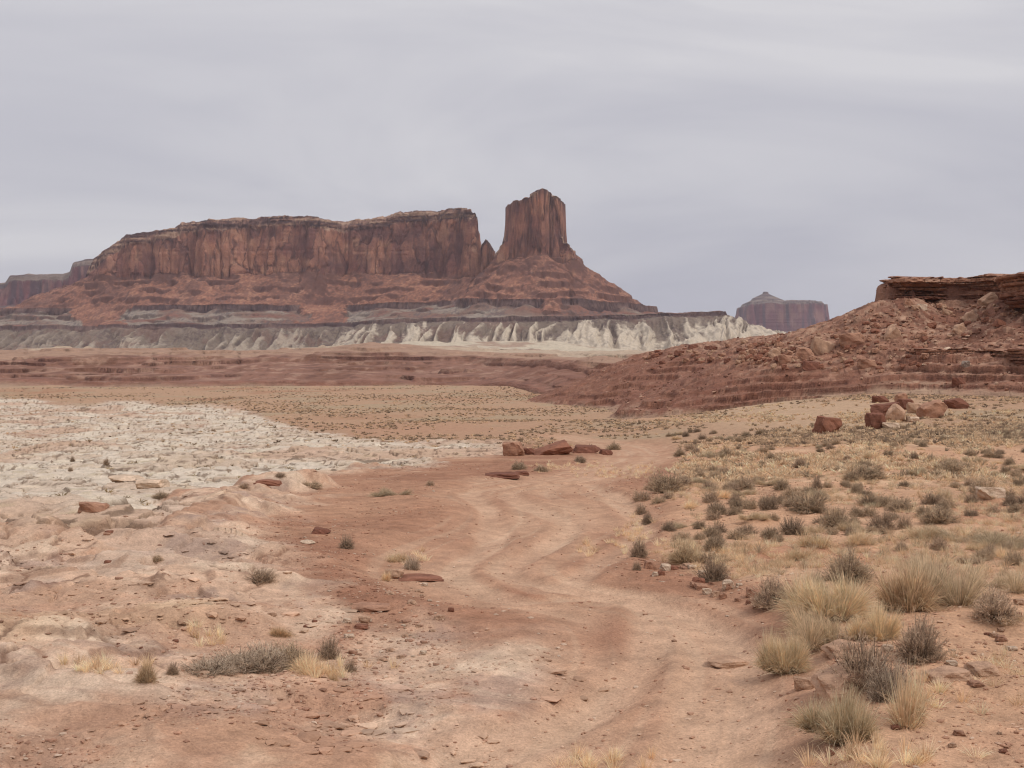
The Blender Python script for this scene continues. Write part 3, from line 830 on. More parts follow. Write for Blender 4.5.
# keep faces above the surrounding plain only
fk = KI[:-1, :-1]; fo = OW[:-1, :-1]; fz = np.maximum(H[:-1, :-1], H[1:, 1:])
ok = fz > -11.9
PXM = (512 + FPX * X / Y)[:-1, :-1]
T = {}
for own, nm in ((0, 'mesa'), (1, 'butte')):
    root = empty(nm, (-500 if own == 0 else 60, 3300 if own == 0 else 3000, -12))
    bpy.context.view_layer.update()
    for pn, ks, mt in (('caprock', (1,), M_cliff), ('cliff', (2,), M_cliff), ('talus_slope', (3,), M_far), ('upper_ledge', (4,), M_far), ('grey_slope', (5,), M_far),
                       ('lower_ledge', (6,), M_far), ('badland_slope', (7, 8, 0), M_far)):
        m = np.isin(fk, ks) & (fo == own) & ok
        halves = [m & (PXM < 100), m & (PXM >= 100) & (PXM < 322), m & (PXM >= 322)] if (pn == 'upper_ledge' and own == 0) else [m & (PXM < 552), m & (PXM >= 552)] if pn == 'upper_ledge' else [m]
        for m in halves:
            o = grid_part(pn, V, C, m, mt, root)
            if o is not None:
                o.location = (-root.location.x, -root.location.y, -root.location.z)
    T[nm] = root
tag(T['mesa'], 'long flat-topped red sandstone mesa with sheer cliffs left of the lone tower', 'mesa')
tag(T['butte'], 'tall square sandstone tower standing on a cone of red talus and pale badlands', 'butte')

# ---- far mesas
def simple_far(name, P, tops, D, zb, slope, w, px0, px1, y0, y1, nuu, nrr, cap, seed, cone=None, sc=1.0):
    P = poly_xy(P)
    def h(x, y):
        pxx = 512 + FPX * x / y
        d, s = psdf(x + 12 * sc * fbm(x / 80 / sc, y / 80 / sc, 3, seed), y, P)
        d = d + ((1 - np.abs(vn2(x / 60 / sc, y / 60 / sc, seed + 1))) ** 2 * 22 + (1 - np.abs(vn2(x / 22 / sc, y / 22 / sc, seed + 2))) ** 2 * 9) * sc - 10 * sc
        top = pz(tab(pxx, [t[0] for t in tops], [t[1] for t in tops]), D) + 3 * vn2(x / 25, y / 25, seed + 3)
        if cone:
            cx = (cone[0] - 512) / FPX * cone[1]; dd = np.sqrt((x - cx) ** 2 + ((y - cone[1]) * 0.6) ** 2)
            top = np.maximum(top, pz(cone[2], D) - 0.46 * np.clip(dd - 12, 0, None) + np.where(dd < 16, 10, 0))
        z = top - cap * (0.4 * sstep(-70, -60, d) + 0.6 * sstep(-25, -18, d))
        z = np.where(d > 0, top - cap - (top - cap - zb) * np.clip(d / w, 0, 1) ** 0.8, z)
        z = np.where(d > w, zb - slope * (d - w), z)
        kind = np.where(d < 0, 1, np.where(d < w, 2, 3))
        return np.maximum(z, -16).astype(F32), kind, d
    X, Y, (H, KI, D_) = adaptive(h, px0, px1, nuu, y0, y1, 400, nrr, blur=4)
    V = np.stack([X, Y, H], -1).astype(F32); N = normals(V)
    lay = vn2(H / 6, 0 * H, seed + 5); V[..., 0] += N[..., 0] * lay * 1.2; V[..., 1] += N[..., 1] * lay * 1.2
    sh = X.shape
    cl = np.broadcast_to(srgb(120, 70, 70), sh + (3,)).copy()
    cl = cmix(cl, srgb(140, 96, 86), sstep(0, 0.5, fbm(X / 40, H / 60, 4, seed + 6)))
    cl = cmix(cl, srgb(84, 62, 68), 0.8 * sstep(0, 0.5, fbm(X / 16, H / 200, 4, seed + 7)))
    cp = np.broadcast_to(srgb(134, 112, 100), sh + (3,)).copy(); cp = cmix(cp, srgb(96, 74, 72), sstep(0, 0.5, vn2(H / 5, X / 300, seed + 8)))
    ta = np.broadcast_to(srgb(120, 88, 80), sh + (3,)).copy(); ta = cmix(ta, srgb(96, 76, 74), sstep(0, 0.5, fbm(X / 30, Y / 30, 4, seed + 9)))
    c = np.where((KI == 1)[..., None], cp, np.where((KI == 2)[..., None], cl, ta))
    root = empty(name, (float(P[:, 0].mean()), float(P[:, 1].mean()), -12))
    fk = KI[:-1, :-1]; ok = np.maximum(H[:-1, :-1], H[1:, 1:]) > -15.8
    for pn, ks in (('caprock', 1), ('cliff', 2), ('talus_slope', 3)):
        o = grid_part(pn, V, c, (fk == ks) & ok, M_butte, root)
        if o is not None:
            o.location = (-root.location.x, -root.location.y, -root.location.z)
    return root

far_l = simple_far('mesa', [(-700, 5500), (-60, 5260), (4, 5250), (14, 5180), (40, 5200), (66, 5180), (72, 5100), (110, 5050), (130, 5600), (0, 5900), (-700, 5900)],
                   [(-160, 282), (-2, 282), (6, 281), (11, 274), (64, 273), (71, 271), (74, 262), (90, 260), (130, 260)], 5200, pz(306, 5200), 0.5, 26, -400, 135, 5000 - 200, 5500, 420, 170, 26, 101)
tag(far_l, 'purplish farther mesa low at the left edge, behind the end of the long mesa', 'mesa')
far_b = simple_far('butte', [(737, 8100), (748, 7960), (790, 7940), (815, 7960), (826, 8060), (827, 8400), (790, 8700), (745, 8600)],
                   [(730, 304), (742, 303), (752, 300), (800, 300), (829, 299)], 7960, pz(331, 7960), 0.6, 34, 722, 842, 7500, 8500, 240, 170, 22, 121, cone=(765, 8120, 292.5), sc=1.6)
tag(far_b, 'small isolated purple butte with a pointed knob on top, far off on the horizon', 'butte')
far_r = simple_far('ridge', [(430, 11100), (600, 11000), (740, 11000), (860, 11050), (1200, 11200), (1200, 11900), (430, 11900)],
                   [(400, 326), (736, 323), (760, 324), (800, 326), (836, 323), (900, 325), (1200, 324)], 11050, pz(338, 11050), 0.5, 90, 420, 1210, 10400, 11700, 300, 60, 20, 141, sc=2.5)
tag(far_r, 'lowest farthest rim of cliffs barely showing beside the small butte', 'ridge')

# ------------------------------------------------------------------ red ledgy hills across the middle distance
def band_h(x, y):
    pxx = 512 + FPX * x / y
    n = fbm(x / 130, y / 130, 4, 201); n2 = fbm(x / 34, y / 34, 4, 202)
    lobe = sstep(455, 600, pxx + 30 * n)
    foot = 622 + 60 * n + 14 * n2 + 26 * vn2(x / 300, y * 0, 203) - 235 * lobe
    d = y - foot
    toppy = tab(pxx, [-400, 0, 60, 150, 250, 370, 470, 560, 640, 760, 1400], [351, 351, 348, 349, 350, 343.5, 349, 352, 352, 352, 352])
    ztop = pz(toppy, 880)
    z = np.interp(d, [-40, 0, 9, 14, 130, 150, 156, 300, 420], [0, 0, 2.4, 3.2, 8.8, 9.4, 12.2, 16.0, 16.2]).astype(F32)
    z0_ = -15.9 + 2.6 * lobe
    z = z0_ + z * (ztop - z0_) / 16.2
    g = ridged(x / 26 + 0.5 * n2, y / 160, 2, 204)
    z = z + 1.9 * n2 * sstep(0, 40, d) + 0.8 * fbm(x / 11, y / 16, 3, 205) * sstep(0, 30, d) - 2.2 * g * sstep(10, 60, d) * sstep(175, 120, d) + 1.0 * n * sstep(150, 300, d)
    z = np.where(d > 8, terrace(z, 2.6, 0.3 + 0.5 * fbm(x / 70, y / 90, 3, 206), 0.13, np.clip(0.45 + 1.1 * fbm(x / 45, y / 60, 3, 207), 0, 1.1)), z)
    z = np.where(d < -30, -20, z)
    z = z - np.clip(y - 1010, 0, None) * 0.12
    return z.astype(F32), d

X, Y, (H, D_) = adaptive(band_h, -330, 860, 1360, 340, 1180, 700, 360, k=1.0, blur=4)
V = np.stack([X, Y, H], -1).astype(F32); N = normals(V)
lay = vn2(H / 0.9, X / 90, 211) + 0.5 * vn2(H / 0.35, X / 60, 212)
V[..., 0] += N[..., 0] * lay * 0.5; V[..., 1] += N[..., 1] * lay * 0.7
sh = X.shape; pxx = 512 + FPX * X / Y
nn = fbm(X / 30, Y / 60, 4, 214); n3 = fbm(X / 7, Y / 10, 4, 215)
c = np.broadcast_to(srgb(140, 96, 78), sh + (3,)).copy()
c = cmix(c, srgb(124, 82, 64), sstep(0, 0.5, nn)); c = cmix(c, srgb(168, 128, 106), 0.6 * sstep(0.15, 0.5, n3)); c = cmix(c, srgb(104, 68, 58), 0.6 * sstep(0.25, 0.6, -n3))
steep = sstep(0.86, 0.6, N[..., 2])
c = cmix(c, srgb(98, 62, 54), 0.75 * steep * sstep(-0.4, 0.3, vn2(H / 0.8, X / 50, 216)))
c = cmix(c, srgb(172, 128, 104), 0.5 * steep * sstep(0.2, 0.6, vn2(H / 1.3, X / 30, 217)))
lob = sstep(470, 600, pxx + 20 * nn); c = cmix(c, srgb(132, 84, 66), 0.6 * lob * sstep(250, 120, D_)); c = cmix(c, srgb(134, 84, 66), sstep(30, 8, D_ + 14 * nn) * 0.6); c = cmix(c, srgb(168, 136, 110), sstep(9, -4, D_ + 5 * nn + 4 * n3) * 0.8)
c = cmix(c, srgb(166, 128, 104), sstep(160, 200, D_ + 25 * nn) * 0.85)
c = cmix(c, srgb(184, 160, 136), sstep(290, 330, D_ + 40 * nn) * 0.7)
gb = gbase(X.ravel(), Y.ravel()).reshape(sh)
okf = (np.maximum(H[:-1, :-1], H[1:, 1:]) > np.minimum(gb[:-1, :-1], gb[1:, 1:]) - 1.2)
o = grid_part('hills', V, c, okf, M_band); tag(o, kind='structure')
o['label'] = 'low red ledgy hills running across the picture below the mesa'

# ------------------------------------------------------------------ the near red hill on the right with its overhanging caprock
HCAP = poly_xy([(884, 240), (900, 236), (940, 238), (975, 234), (1010, 226), (1060, 214), (1200, 200), (1500, 220), (1600, 520), (960, 520), (884, 300)])
HOUT = poly_xy([(918, 205), (945, 200), (985, 196), (1030, 186), (1100, 175), (1300, 170), (1300, 300), (960, 300), (925, 230)])
RIDGE = [(884, 246, 298), (866, 262, 309), (845, 282, 317.5), (826, 300, 326), (805, 316, 332.5), (770, 336, 335), (735, 350, 338), (700, 360, 342), (650, 372, 348), (600, 385, 362), (560, 395, 378), (520, 402, 392), (490, 410, 404)]

def hill_h(x, y):
    wx = x + 2.2 * fbm(x / 9, y / 9, 3, 301); wy = y + 2.2 * fbm(x / 9 + 5, y / 9, 3, 302)
    pxx = 512 + FPX * x / y
    n = fbm(x / 22, y / 22, 4, 303); n2 = fbm(x / 5, y / 5, 4, 304)
    out = np.full(x.shape, -40.0, F32)
    # ridge tail
    for i in range(len(RIDGE) - 1):
        a, b = RIDGE[i], RIDGE[i + 1]
        ax, ay, az_ = (a[0] - 512) / FPX * a[1], a[1], pz(a[2], a[1])
        bx, by, bz = (b[0] - 512) / FPX * b[1], b[1], pz(b[2], b[1])
        ex, ey = bx - ax, by - ay
        t = np.clip(((wx - ax) * ex + (wy - ay) * ey) / (ex * ex + ey * ey), 0, 1)
        d = np.sqrt((wx - ax - t * ex) ** 2 + (wy - ay - t * ey) ** 2)
        sl = np.clip(0.40 - 0.0013 * (ay + t * ey - 240), 0.22, 0.42)
        z = az_ + (bz - az_) * t - sl * d * (1 - 0.0018 * np.clip(d, 0, 150))
        out = np.maximum(out, z)
    d, s = psdf(wx, wy, HCAP)
    dj = d + 0.9 * vn2(x / 3.2, y / 3.2, 305) + 1.6 * vn2(x / 9, y / 9, 306)
    capz = pz(tab(pxx, [880, 905, 940, 975, 1000, 1024, 1500], [277, 276, 275.5, 272, 270, 268.5, 262]), 238)
    base = 12.4
    tal = base - 0.40 * np.clip(dj, 0, 200) * (1 - 0.002 * np.clip(dj, 0, 120))
    out = np.maximum(out, tal)
    out = out + 0.55 * n * sstep(0, 8, dj) + 0.28 * n2 + 0.12 * fbm(x / 1.4, y / 1.4, 3, 308)
    d2, s2 = psdf(wx, wy, HOUT)
    d2 = d2 + 1.8 * vn2(x / 6, y / 6, 309)
    zo = 2.6 + 0.03 * np.clip(-d2, 0, 50) - 2.6 * sstep(0, 2.2, d2) - 0.28 * np.clip(d2 - 2.2, 0, None)
    out = np.where(zo > out, zo, out)
    # ledges in the red beds of the lower slope
    lowm = sstep(3.0, 0.5, out)
    out = np.where(out < 4.0, terrace(out, 1.35, 0.15 + 1.3 * fbm(x / 45, y / 45, 3, 310), 0.24, 0.7 * lowm * np.clip(0.5 + 1.8 * fbm(x / 18, y / 18, 3, 311), 0, 1.2)), out)
    out = out - 0.018 * np.clip(700 - pxx, 0, None) - 0.045 * np.clip(630 - pxx, 0, None) - 2.0 * sstep(350, 300, y) * sstep(790, 660, pxx)
    ce, cv_, ox, oy = cells(x / 2.3 + 0.3 * n2, y / 3.0, 21); ce2, cv2, ox2, oy2 = cells(x / 0.95, y / 1.3, 22)
    rub = sstep(0.4, 2.5, dj) * sstep(-0.5, 3.5, out)
    out = out + rub * (0.17 * cv_ + 0.2 * oy * cv2 + 0.08 * cv2) + 0.10 * cv2 * (1 - rub)
    kind = np.zeros(x.shape, np.int8)
    capm = dj < 0
    zc = base - 0.3 + (16.2 - base) * sstep(-0.9, -1.6, dj) + 0.30 * n * sstep(-2, -8, dj)
    zc = zc + np.minimum(0.09 * np.clip(-dj - 2, 0, 60), 0.2 + 3.0 * sstep(905, 1010, pxx)) + 0.12 * n2 * sstep(-2, -5, dj)
    c = capm
    out = np.where(c, zc, out); kind = np.where(c, 1, kind)
    return out.astype(F32), kind, dj, d2

X, Y, (H, KI, DJ, DO) = adaptive(hill_h, 420, 1250, 1380, 150, 620, 760, 520, k=1.0, blur=22)
V = np.stack([X, Y, H], -1).astype(F32); N = normals(V)
# undercut beds: push the steep faces in and out by bed
bed = vn2(H / 0.42, X / 25, 321) * 0.8 + 0.5 * vn2(H / 0.17, X / 14, 322)
capf = DJ < 0.2
under = 0.0
aa = np.where(DJ < 0.5, 0.0, np.where(H < 3.5, 0.25, 0.2))
V[..., 0] += N[..., 0] * (bed * aa + under); V[..., 1] += N[..., 1] * (bed * aa * 1.1 + under)
sh = X.shape; pxx, pyy = proj(X, Y, H)
n = fbm(X / 12, Y / 16, 4, 323); n2 = fbm(X / 2.2, Y / 3, 4, 324); n4 = fbm(X / 0.9, Y / 1.4, 3, 325)
ce, cv_, _, _ = cells(X / 2.3 + 0.3 * fbm(X / 5, Y / 5, 4, 304), Y / 3.0, 21); ce2, cv2, _, _ = cells(X / 0.95, Y / 1.3, 22)
c = np.broadcast_to(srgb(154, 106, 82), sh + (3,)).copy()
c = cmix(c, srgb(134, 86, 66), sstep(0, 0.5, n)); c = cmix(c, srgb(178, 134, 108), 0.6 * sstep(0.15, 0.5, n2))
c = cmix(c, srgb(186, 146, 118), 0.55 * sstep(0.45, 0.9, cv2)); c = cmix(c, srgb(118, 76, 58), 0.55 * sstep(0.4, 0.9, -cv_))
c = cmix(c, srgb(92, 56, 46), 0.55 * sstep(0.2, 0.5, n4))
deep = sstep(1.0, -3.0, H - 0.02 * (Y - 200))
c = cmix(c, srgb(128, 76, 57), deep * 0.55)
steep = sstep(0.9, 0.6, N[..., 2])
bedc = np.broadcast_to(srgb(132, 80, 60), sh + (3,)).copy()
bn = vn2(H / 0.34 + 0.3 * n, X / 30, 326) + 0.35 * vn2(X / 5, H / 0.6, 327)
bedc = cmix(bedc, srgb(90, 52, 40), sstep(-0.1, 0.5, bn)); bedc = cmix(bedc, srgb(172, 120, 92), 0.7 * sstep(0.2, 0.7, -bn))
c = cmix(c, bedc, 0.7 * sstep(0.93, 0.75, N[..., 2]) * sstep(6, 3.5, H))
cc = np.broadcast_to(srgb(140, 92, 74), sh + (3,)).copy()
cc = cmix(cc, srgb(90, 56, 50), 0.9 * sstep(-0.2, 0.4, bed)); cc = cmix(cc, srgb(186, 146, 122), 0.7 * sstep(0.35, 0.8, vn2(X / 2.0, H / 0.8, 328)))
topc = np.broadcast_to(srgb(158, 110, 86), sh + (3,)).copy(); topc = cmix(topc, srgb(128, 84, 66), sstep(0, 0.5, n))
cc = topc
gb = gbase(X.ravel(), Y.ravel()).reshape(sh)
c = cmix(c, srgb(170, 134, 108), 0.7 * sstep(0.7, 0.0, H - gb - 0.6 * n - 0.5 * n2)); c = cmix(c, srgb(176, 142, 114), 0.6 * sstep(0.25, 0.6, fbm(X / 26, Y / 40, 3, 329)) * sstep(2.6, 0.6, H - gb) * sstep(0.8, 0.95, N[..., 2]))
c = np.where((KI == 1)[..., None] | capf[..., None], cc, c)
okf = (np.maximum(H[:-1, :-1], H[1:, 1:]) > gb[:-1, :-1] - 0.7)
cf = (KI[:-1, :-1] == 1)
hill = grid_part('hill', V, c, okf & ~cf, M_hill); tag(hill, kind='structure')
capo = grid_part('hilltop', V, c, okf & cf, M_hill, hill)
hill['label'] = 'near red hill at the right with a ledge of overhanging caprock'
HILL_V = V; HILL_PX, HILL_PY = proj(V[..., 0], V[..., 1], V[..., 2])
HILL_OK = np.zeros(sh, bool); HILL_OK[:-1, :-1] = okf & ~cf
HILL_GB = gb

def hill_point(px, py):
    """nearest visible hill vertex for a pixel"""
    e = (HILL_PX - px) ** 2 + (HILL_PY - py) ** 2
    e = np.where(HILL_OK, e, 1e9)
    m = e < 4
    if not m.any():
        i = np.argmin(e)
        return HILL_V.reshape(-1, 3)[i]
    idx = np.nonzero(m.ravel())[0]
    vv = HILL_V.reshape(-1, 3)[idx]
    return vv[np.argmin(vv[:, 1])]

# ------------------------------------------------------------------ caprock wall: bedded, jointed, overhanging
def bed_wall(name, P, Z0, ztop, profile, bed=0.62, amp=1.0, insets=(0.35, 1.0, 2.5, 6.0, 14.0), ds=0.16, nrow=74, seed=400):
    line = catmull([((p[0] - 512) / FPX * p[1], p[1]) for p in P], 24)
    seg = np.linalg.norm(np.diff(line, axis=0), axis=1); s = np.concatenate([[0], np.cumsum(seg)])
    ss = np.arange(0, s[-1], ds)
    lx = np.interp(ss, s, line[:, 0]); ly = np.interp(ss, s, line[:, 1])
    k = 14
    tx = np.gradient(np.convolve(np.pad(lx, k, mode='edge'), np.ones(2 * k + 1) / (2 * k + 1), 'valid'))
    ty = np.gradient(np.convolve(np.pad(ly, k, mode='edge'), np.ones(2 * k + 1) / (2 * k + 1), 'valid'))
    L_ = np.hypot(tx, ty); nx, ny = ty / L_, -tx / L_
    sg = np.sign(nx[len(nx) // 2] * 0 + ny[len(ny) // 2]) or -1
    if sg > 0: nx, ny = -nx, -ny
    pxs = 512 + FPX * lx / ly
    top = ztop + 0 * ss + 0.25 * vn2(ss / 3, ss * 0, 401) + 0.12 * vn2(ss / 0.8, ss * 0, 402)
    q = np.linspace(0, 1, nrow)
    S, Q = np.meshgrid(ss, q, indexing='ij')
    Zw = Z0 + (top[:, None] - Z0) * Q
    dip = Zw + 0.35 * vn2(S / 30, S * 0, 403)
    # beds: piecewise constant setback per bed with thin recessed partings
    b = dip / bed + 0.6 * vn2(dip / 1.7, S / 60, 404); bi = np.floor(b); bf = b - bi
    joint = np.floor(S / 2.6 + 0.9 * vn2(S / 5, bi, 405))
    off = 0.75 * vn2(bi * 3.7 + 0.5, joint * 0.13 + S / 26, 406) + 0.55 * vn2(joint * 1.37 + 0.5, bi * 1.9 + 0.5, 407)
    off = off - 0.5 * (np.minimum(bf, 1 - bf) < 0.13)
    jf = S / 2.6 + 0.9 * vn2(S / 5, bi, 405); jf = jf - np.floor(jf)
    off = off - 0.35 * ((jf < 0.07) & (vn2(joint * 2.1, bi * 1.3, 408) > -0.2))
    prof = np.interp(Q, profile[0], profile[1])
    off = off * amp + prof + amp * 0.18 * vn2(S / 0.5, Zw / 0.3, 409) + amp * 1.2 * vn2(S / 12, S * 0 + 3, 410)
    X = lx[:, None] + nx[:, None] * off; Y = ly[:, None] + ny[:, None] * off
    ins = np.array(insets)
    Xt = X[:, -1:] - nx[:, None] * ins; Yt = Y[:, -1:] - ny[:, None] * ins
    Zt = top[:, None] + np.array([0.06, 0.10, 0.05, -0.1, -1.2]) * amp + 0.08 * vn2(Xt / 0.9, Yt / 0.9, 411)
    X = np.hstack([X, Xt]); Y = np.hstack([Y, Yt]); Z = np.hstack([Zw, Zt])
    sh = X.shape
    bb = np.hstack([bi, np.full((sh[0], 5), 999.0)]); SS = np.hstack([S, np.repeat(ss[:, None], 5, 1)])
    rv = vn2(bb * 2.3 + 0.5, SS / 9, 412); r2 = vn2(np.hstack([joint, joint[:, :5]]) * 1.7 + .5, bb * 3.1 + .5, 413)
    Q5 = np.hstack([Q, np.ones((sh[0], 5))])
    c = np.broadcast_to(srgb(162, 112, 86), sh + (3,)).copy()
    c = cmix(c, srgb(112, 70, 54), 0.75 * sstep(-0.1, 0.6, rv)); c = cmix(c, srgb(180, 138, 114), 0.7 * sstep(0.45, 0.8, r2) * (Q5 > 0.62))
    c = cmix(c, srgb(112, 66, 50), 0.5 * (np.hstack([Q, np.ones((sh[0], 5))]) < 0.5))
    c[:, -6:] = cmix(np.broadcast_to(srgb(156, 110, 88), (sh[0], 6, 3)).copy(), srgb(132, 88, 70), sstep(0, 0.5, vn2(X[:, -6:] / 3, Y[:, -6:] / 3, 414)))
    V = np.stack([X, Y, Z], -1)
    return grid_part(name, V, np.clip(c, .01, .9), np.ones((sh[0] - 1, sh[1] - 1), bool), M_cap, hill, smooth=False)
bed_wall('caprock', [(892, 310), (890, 270), (889, 248), (892, 240), (900, 236.5), (925, 237), (950, 238), (975, 235), (995, 229), (1024, 222), (1060, 214), (1130, 205), (1200, 200), (1330, 205), (1450, 214)], 11.0, 16.35, ([0, 0.18, 0.27, 0.42, 0.48, 0.62, 0.72, 0.80, 1.0], [-2.2, -1.9, 0.3, 0.5, -0.9, -0.1, -0.4, 1.1, 0.9]), bed=0.8)
LP = ([0, .3, .5, .7, 1.0], [-0.5, 0.1, 0.3, 0.0, 0.35])
bed_wall('ledge', [(912, 212), (918, 205), (940, 202), (965, 200), (990, 196), (1030, 186), (1100, 176), (1200, 172), (1320, 172)], 0.0, 3.3, LP, 0.5, 0.6, (0.3, 1, 2.2, 5, 9), 0.14, 40)
bed_wall('ledge', [(1004, 222), (1006, 214), (1016, 210), (1040, 205), (1100, 200), (1200, 196)], 10.0, 15.2, ([0, .2, .5, .55, 1.0], [-1.5, 0, .4, -.5, 0.8]), 0.7, 0.8, (0.3, 1, 2.2, 5, 12), 0.16, 50)
for (pa, ya, pb, yb, z0, z1) in [(752, 244, 845, 226, -4.6, -2.9), (725, 282, 838, 262, -1.6, -0.1), (850, 232, 905, 222, -1.0, 0.5), (800, 250, 902, 236, 0.6, 1.7), (900, 214, 1000, 205, -2.6, -1.4)]:
    n_ = 6; pts_ = []
    for i in range(n_ + 1):
        t = i / n_
        pts_.append((pa + (pb - pa) * t, ya + (yb - ya) * t + random.uniform(-2.5, 2.5)))
    pts_ = [(pts_[0][0] + 1, pts_[0][1] + 7)] + pts_ + [(pts_[-1][0] + 1, pts_[-1][1] + 7)]
    bed_wall('ledge', pts_, z0, z1, LP, 0.45, 0.5, (0.25, .8, 2.0, 4, 8), 0.16, 26)

# ------------------------------------------------------------------ rocks
def ico(sub):
    bm = bmesh.new(); bmesh.ops.create_icosphere(bm, subdivisions=sub, radius=1.0)
    v = np.array([x.co[:] for x in bm.verts], F32); f = np.array([[a.index for a in p.verts] for p in bm.faces], np.int32)
    bm.free(); return v, f
ICO3 = ico(4); ICO1 = ico(1)

def rock_mesh(name, seed, col, shape=(1, 1, 1), planes=13, rough=0.055, tint=0.12, blocky=0.62):
    rg = np.random.default_rng(seed)
    v = ICO3[0].copy() * 1.25
    dirs = rg.normal(size=(planes, 3)); dirs /= np.linalg.norm(dirs, axis=1)[:, None]
    base = np.array([[0, 0, 1], [0, 0, -1], [1, 0, .1], [-1, .1, 0], [0, 1, .1], [.1, -1, 0]], float)
    base += rg.normal(size=base.shape) * 0.16; base /= np.linalg.norm(base, axis=1)[:, None]
    for n, d in [(b, rg.uniform(blocky, blocky + 0.15)) for b in base] + [(b, rg.uniform(0.72, 1.0)) for b in dirs]:
        o = v @ n - d
        v = v - np.clip(o, 0, None)[:, None] * n * 0.98
    v = v.astype(F32)
    v += (rough * fbm(v[:, 0] * 2.5 + v[:, 2] * 1.9 + seed, v[:, 1] * 2.5 - v[:, 2] * 1.3, 4, seed % 50))[:, None] * v * 2.2
    lay = vn2(v[:, 2] * 9, v[:, 0] * 0.6 + seed, 9) * 0.02
    v[:, :2] *= (1 + lay)[:, None]
    v = v * np.array(shape, F32) * 0.5 / 0.75
    t = fbm(v[:, 0] * 5 + seed, v[:, 1] * 5 + v[:, 2] * 6, 4, 77)
    c = np.broadcast_to(col, v.shape).copy() * (1 + tint * 2 * t)[:, None]
    return mesh_np(name, v, ICO3[1], np.clip(c, .01, .9), smooth=False)

RC = {'red': srgb(140, 88, 66), 'dark': srgb(122, 74, 56), 'light': srgb(178, 136, 108), 'pale': srgb(200, 168, 142), 'tan': srgb(166, 118, 92), 'grey': srgb(150, 128, 114)}
ROCKS = {}
for ci, (cn_, cv) in enumerate(RC.items()):
    ROCKS[cn_] = [rock_mesh('boulder', 40 + ci * 10 + k, cv, shape=[(1, .8, .8), (1, .7, .5), (1, .9, .65), (1, .6, .36), (1, .8, .28)][k]) for k in range(5)]

def ground_z(x, y):
    return float(gz([x], [y])[0])

def rock(px, py, w, h, col, label, cat='boulder', group=None, shape=None, rz=None, tilt=(0, 0), on='ground', name='boulder', lift=0.0, sink=0.1, deep=0.8):
    """(px, py) pixel of its foot, w, h its size in the photo's pixels"""
    if on == 'ground':
        x, y, z = ray_ground(px, py)
    else:
        x, y, z = [float(a) for a in hill_point(px, py)]
    k = y / FPX
    W_, H_ = w * k, h * k
    if shape is None:
        r = h / w
        shape = 0 if r > 0.65 else 2 if r > 0.5 else 1 if r > 0.38 else 3 if r > 0.22 else 4
    me = ROCKS[col][shape]
    o = mesh_obj(name, me, M_boulder)
    hz = [0.72, 0.45, 0.58, 0.33, 0.26][shape]
    sx = W_ / 0.97; sz = H_ / hz / 1.04 * (1 + sink)
    D_ = max(W_ * deep, H_ * 0.8)
    sy = D_ / [0.75, .65, .85, .55, .75][shape]
    o.scale = (sx, sy, sz)
    o.location = (x, y + D_ * 0.35, z + H_ * (0.5 - sink * 0.5) + lift * k)
    o.rotation_euler = (math.radians(tilt[0]), math.radians(tilt[1]), rz if rz is not None else random.uniform(-0.25, 0.25))
    tag(o, label, cat, group)
    return o

# by the road bend
rock(513, 456, 20, 13, 'tan', 'blocky reddish boulder with a pointed left corner at the left end of the road-bend row', shape=0, tilt=(0, 6))
rock(552, 455, 36, 9, 'red', 'long rusty slab leaning up to the right in the row beyond the road bend', shape=1, tilt=(0, -14), sink=0.3)
rock(565, 454, 9, 8, 'red', 'small rounded red stone wedged between the two long slabs by the road bend', shape=2)
rock(586, 453, 26, 7, 'dark', 'low dark red slab at the right of the row beyond the road bend', shape=3, tilt=(0, -4))
rock(529, 455, 10, 6, 'dark', 'small dark stone just right of the blocky boulder by the road bend', shape=2)
rock(606, 455, 13, 5, 'dark', 'small flat dark rock beside the road at the right end of the row', shape=3)
rock(502, 478, 32, 4, 'dark', 'thin dark flat slab lying alone on the dirt left of the road bend', shape=4, cat='rock', name='rock')
rock(521, 475, 14, 3, 'dark', 'thin sliver of dark rock beside the grass left of the road bend', shape=4, cat='rock', name='rock')
# right pile
rock(828, 434, 22, 16, 'red', 'lone squarish red boulder standing left of the boulder pile', shape=0, rz=0.3)
rock(877, 429, 18, 16, 'dark', 'dark upright block at the lower left of the boulder pile', shape=0, rz=0.4)
rock(887, 416, 30, 10, 'dark', 'broad flat boulder resting across the left of the pile', shape=1, tilt=(0, -8), lift=1)
rock(897, 422, 17, 15, 'light', 'light tan wedge of rock in the middle of the boulder pile', shape=0, rz=-.4, tilt=(0, 20))
rock(893, 429, 17, 6, 'pale', 'pale flat-topped block at the foot of the boulder pile', shape=2)
rock(880, 403, 14, 6, 'dark', 'small dark boulder on the upper left of the pile', shape=2, lift=0)
rock(907, 410, 15, 11, 'dark', 'upright reddish boulder at the back of the pile', shape=0, rz=.6)
rock(916, 414, 15, 10, 'light', 'rounded light boulder right of the middle of the pile', shape=2)
rock(934, 418, 28, 15, 'tan', 'large light brown boulder, biggest in the right half of the pile', shape=0, tilt=(0, -12))
rock(956, 409, 19, 9, 'dark', 'dark red boulder ending the pile on the right', shape=2, tilt=(0, -8))
rock(914, 422, 12, 5, 'pale', 'small pale slab lying in front of the boulder pile', shape=3)
rock(902, 403, 12, 9, 'tan', 'tan stone half hidden at the back top of the pile', shape=0)
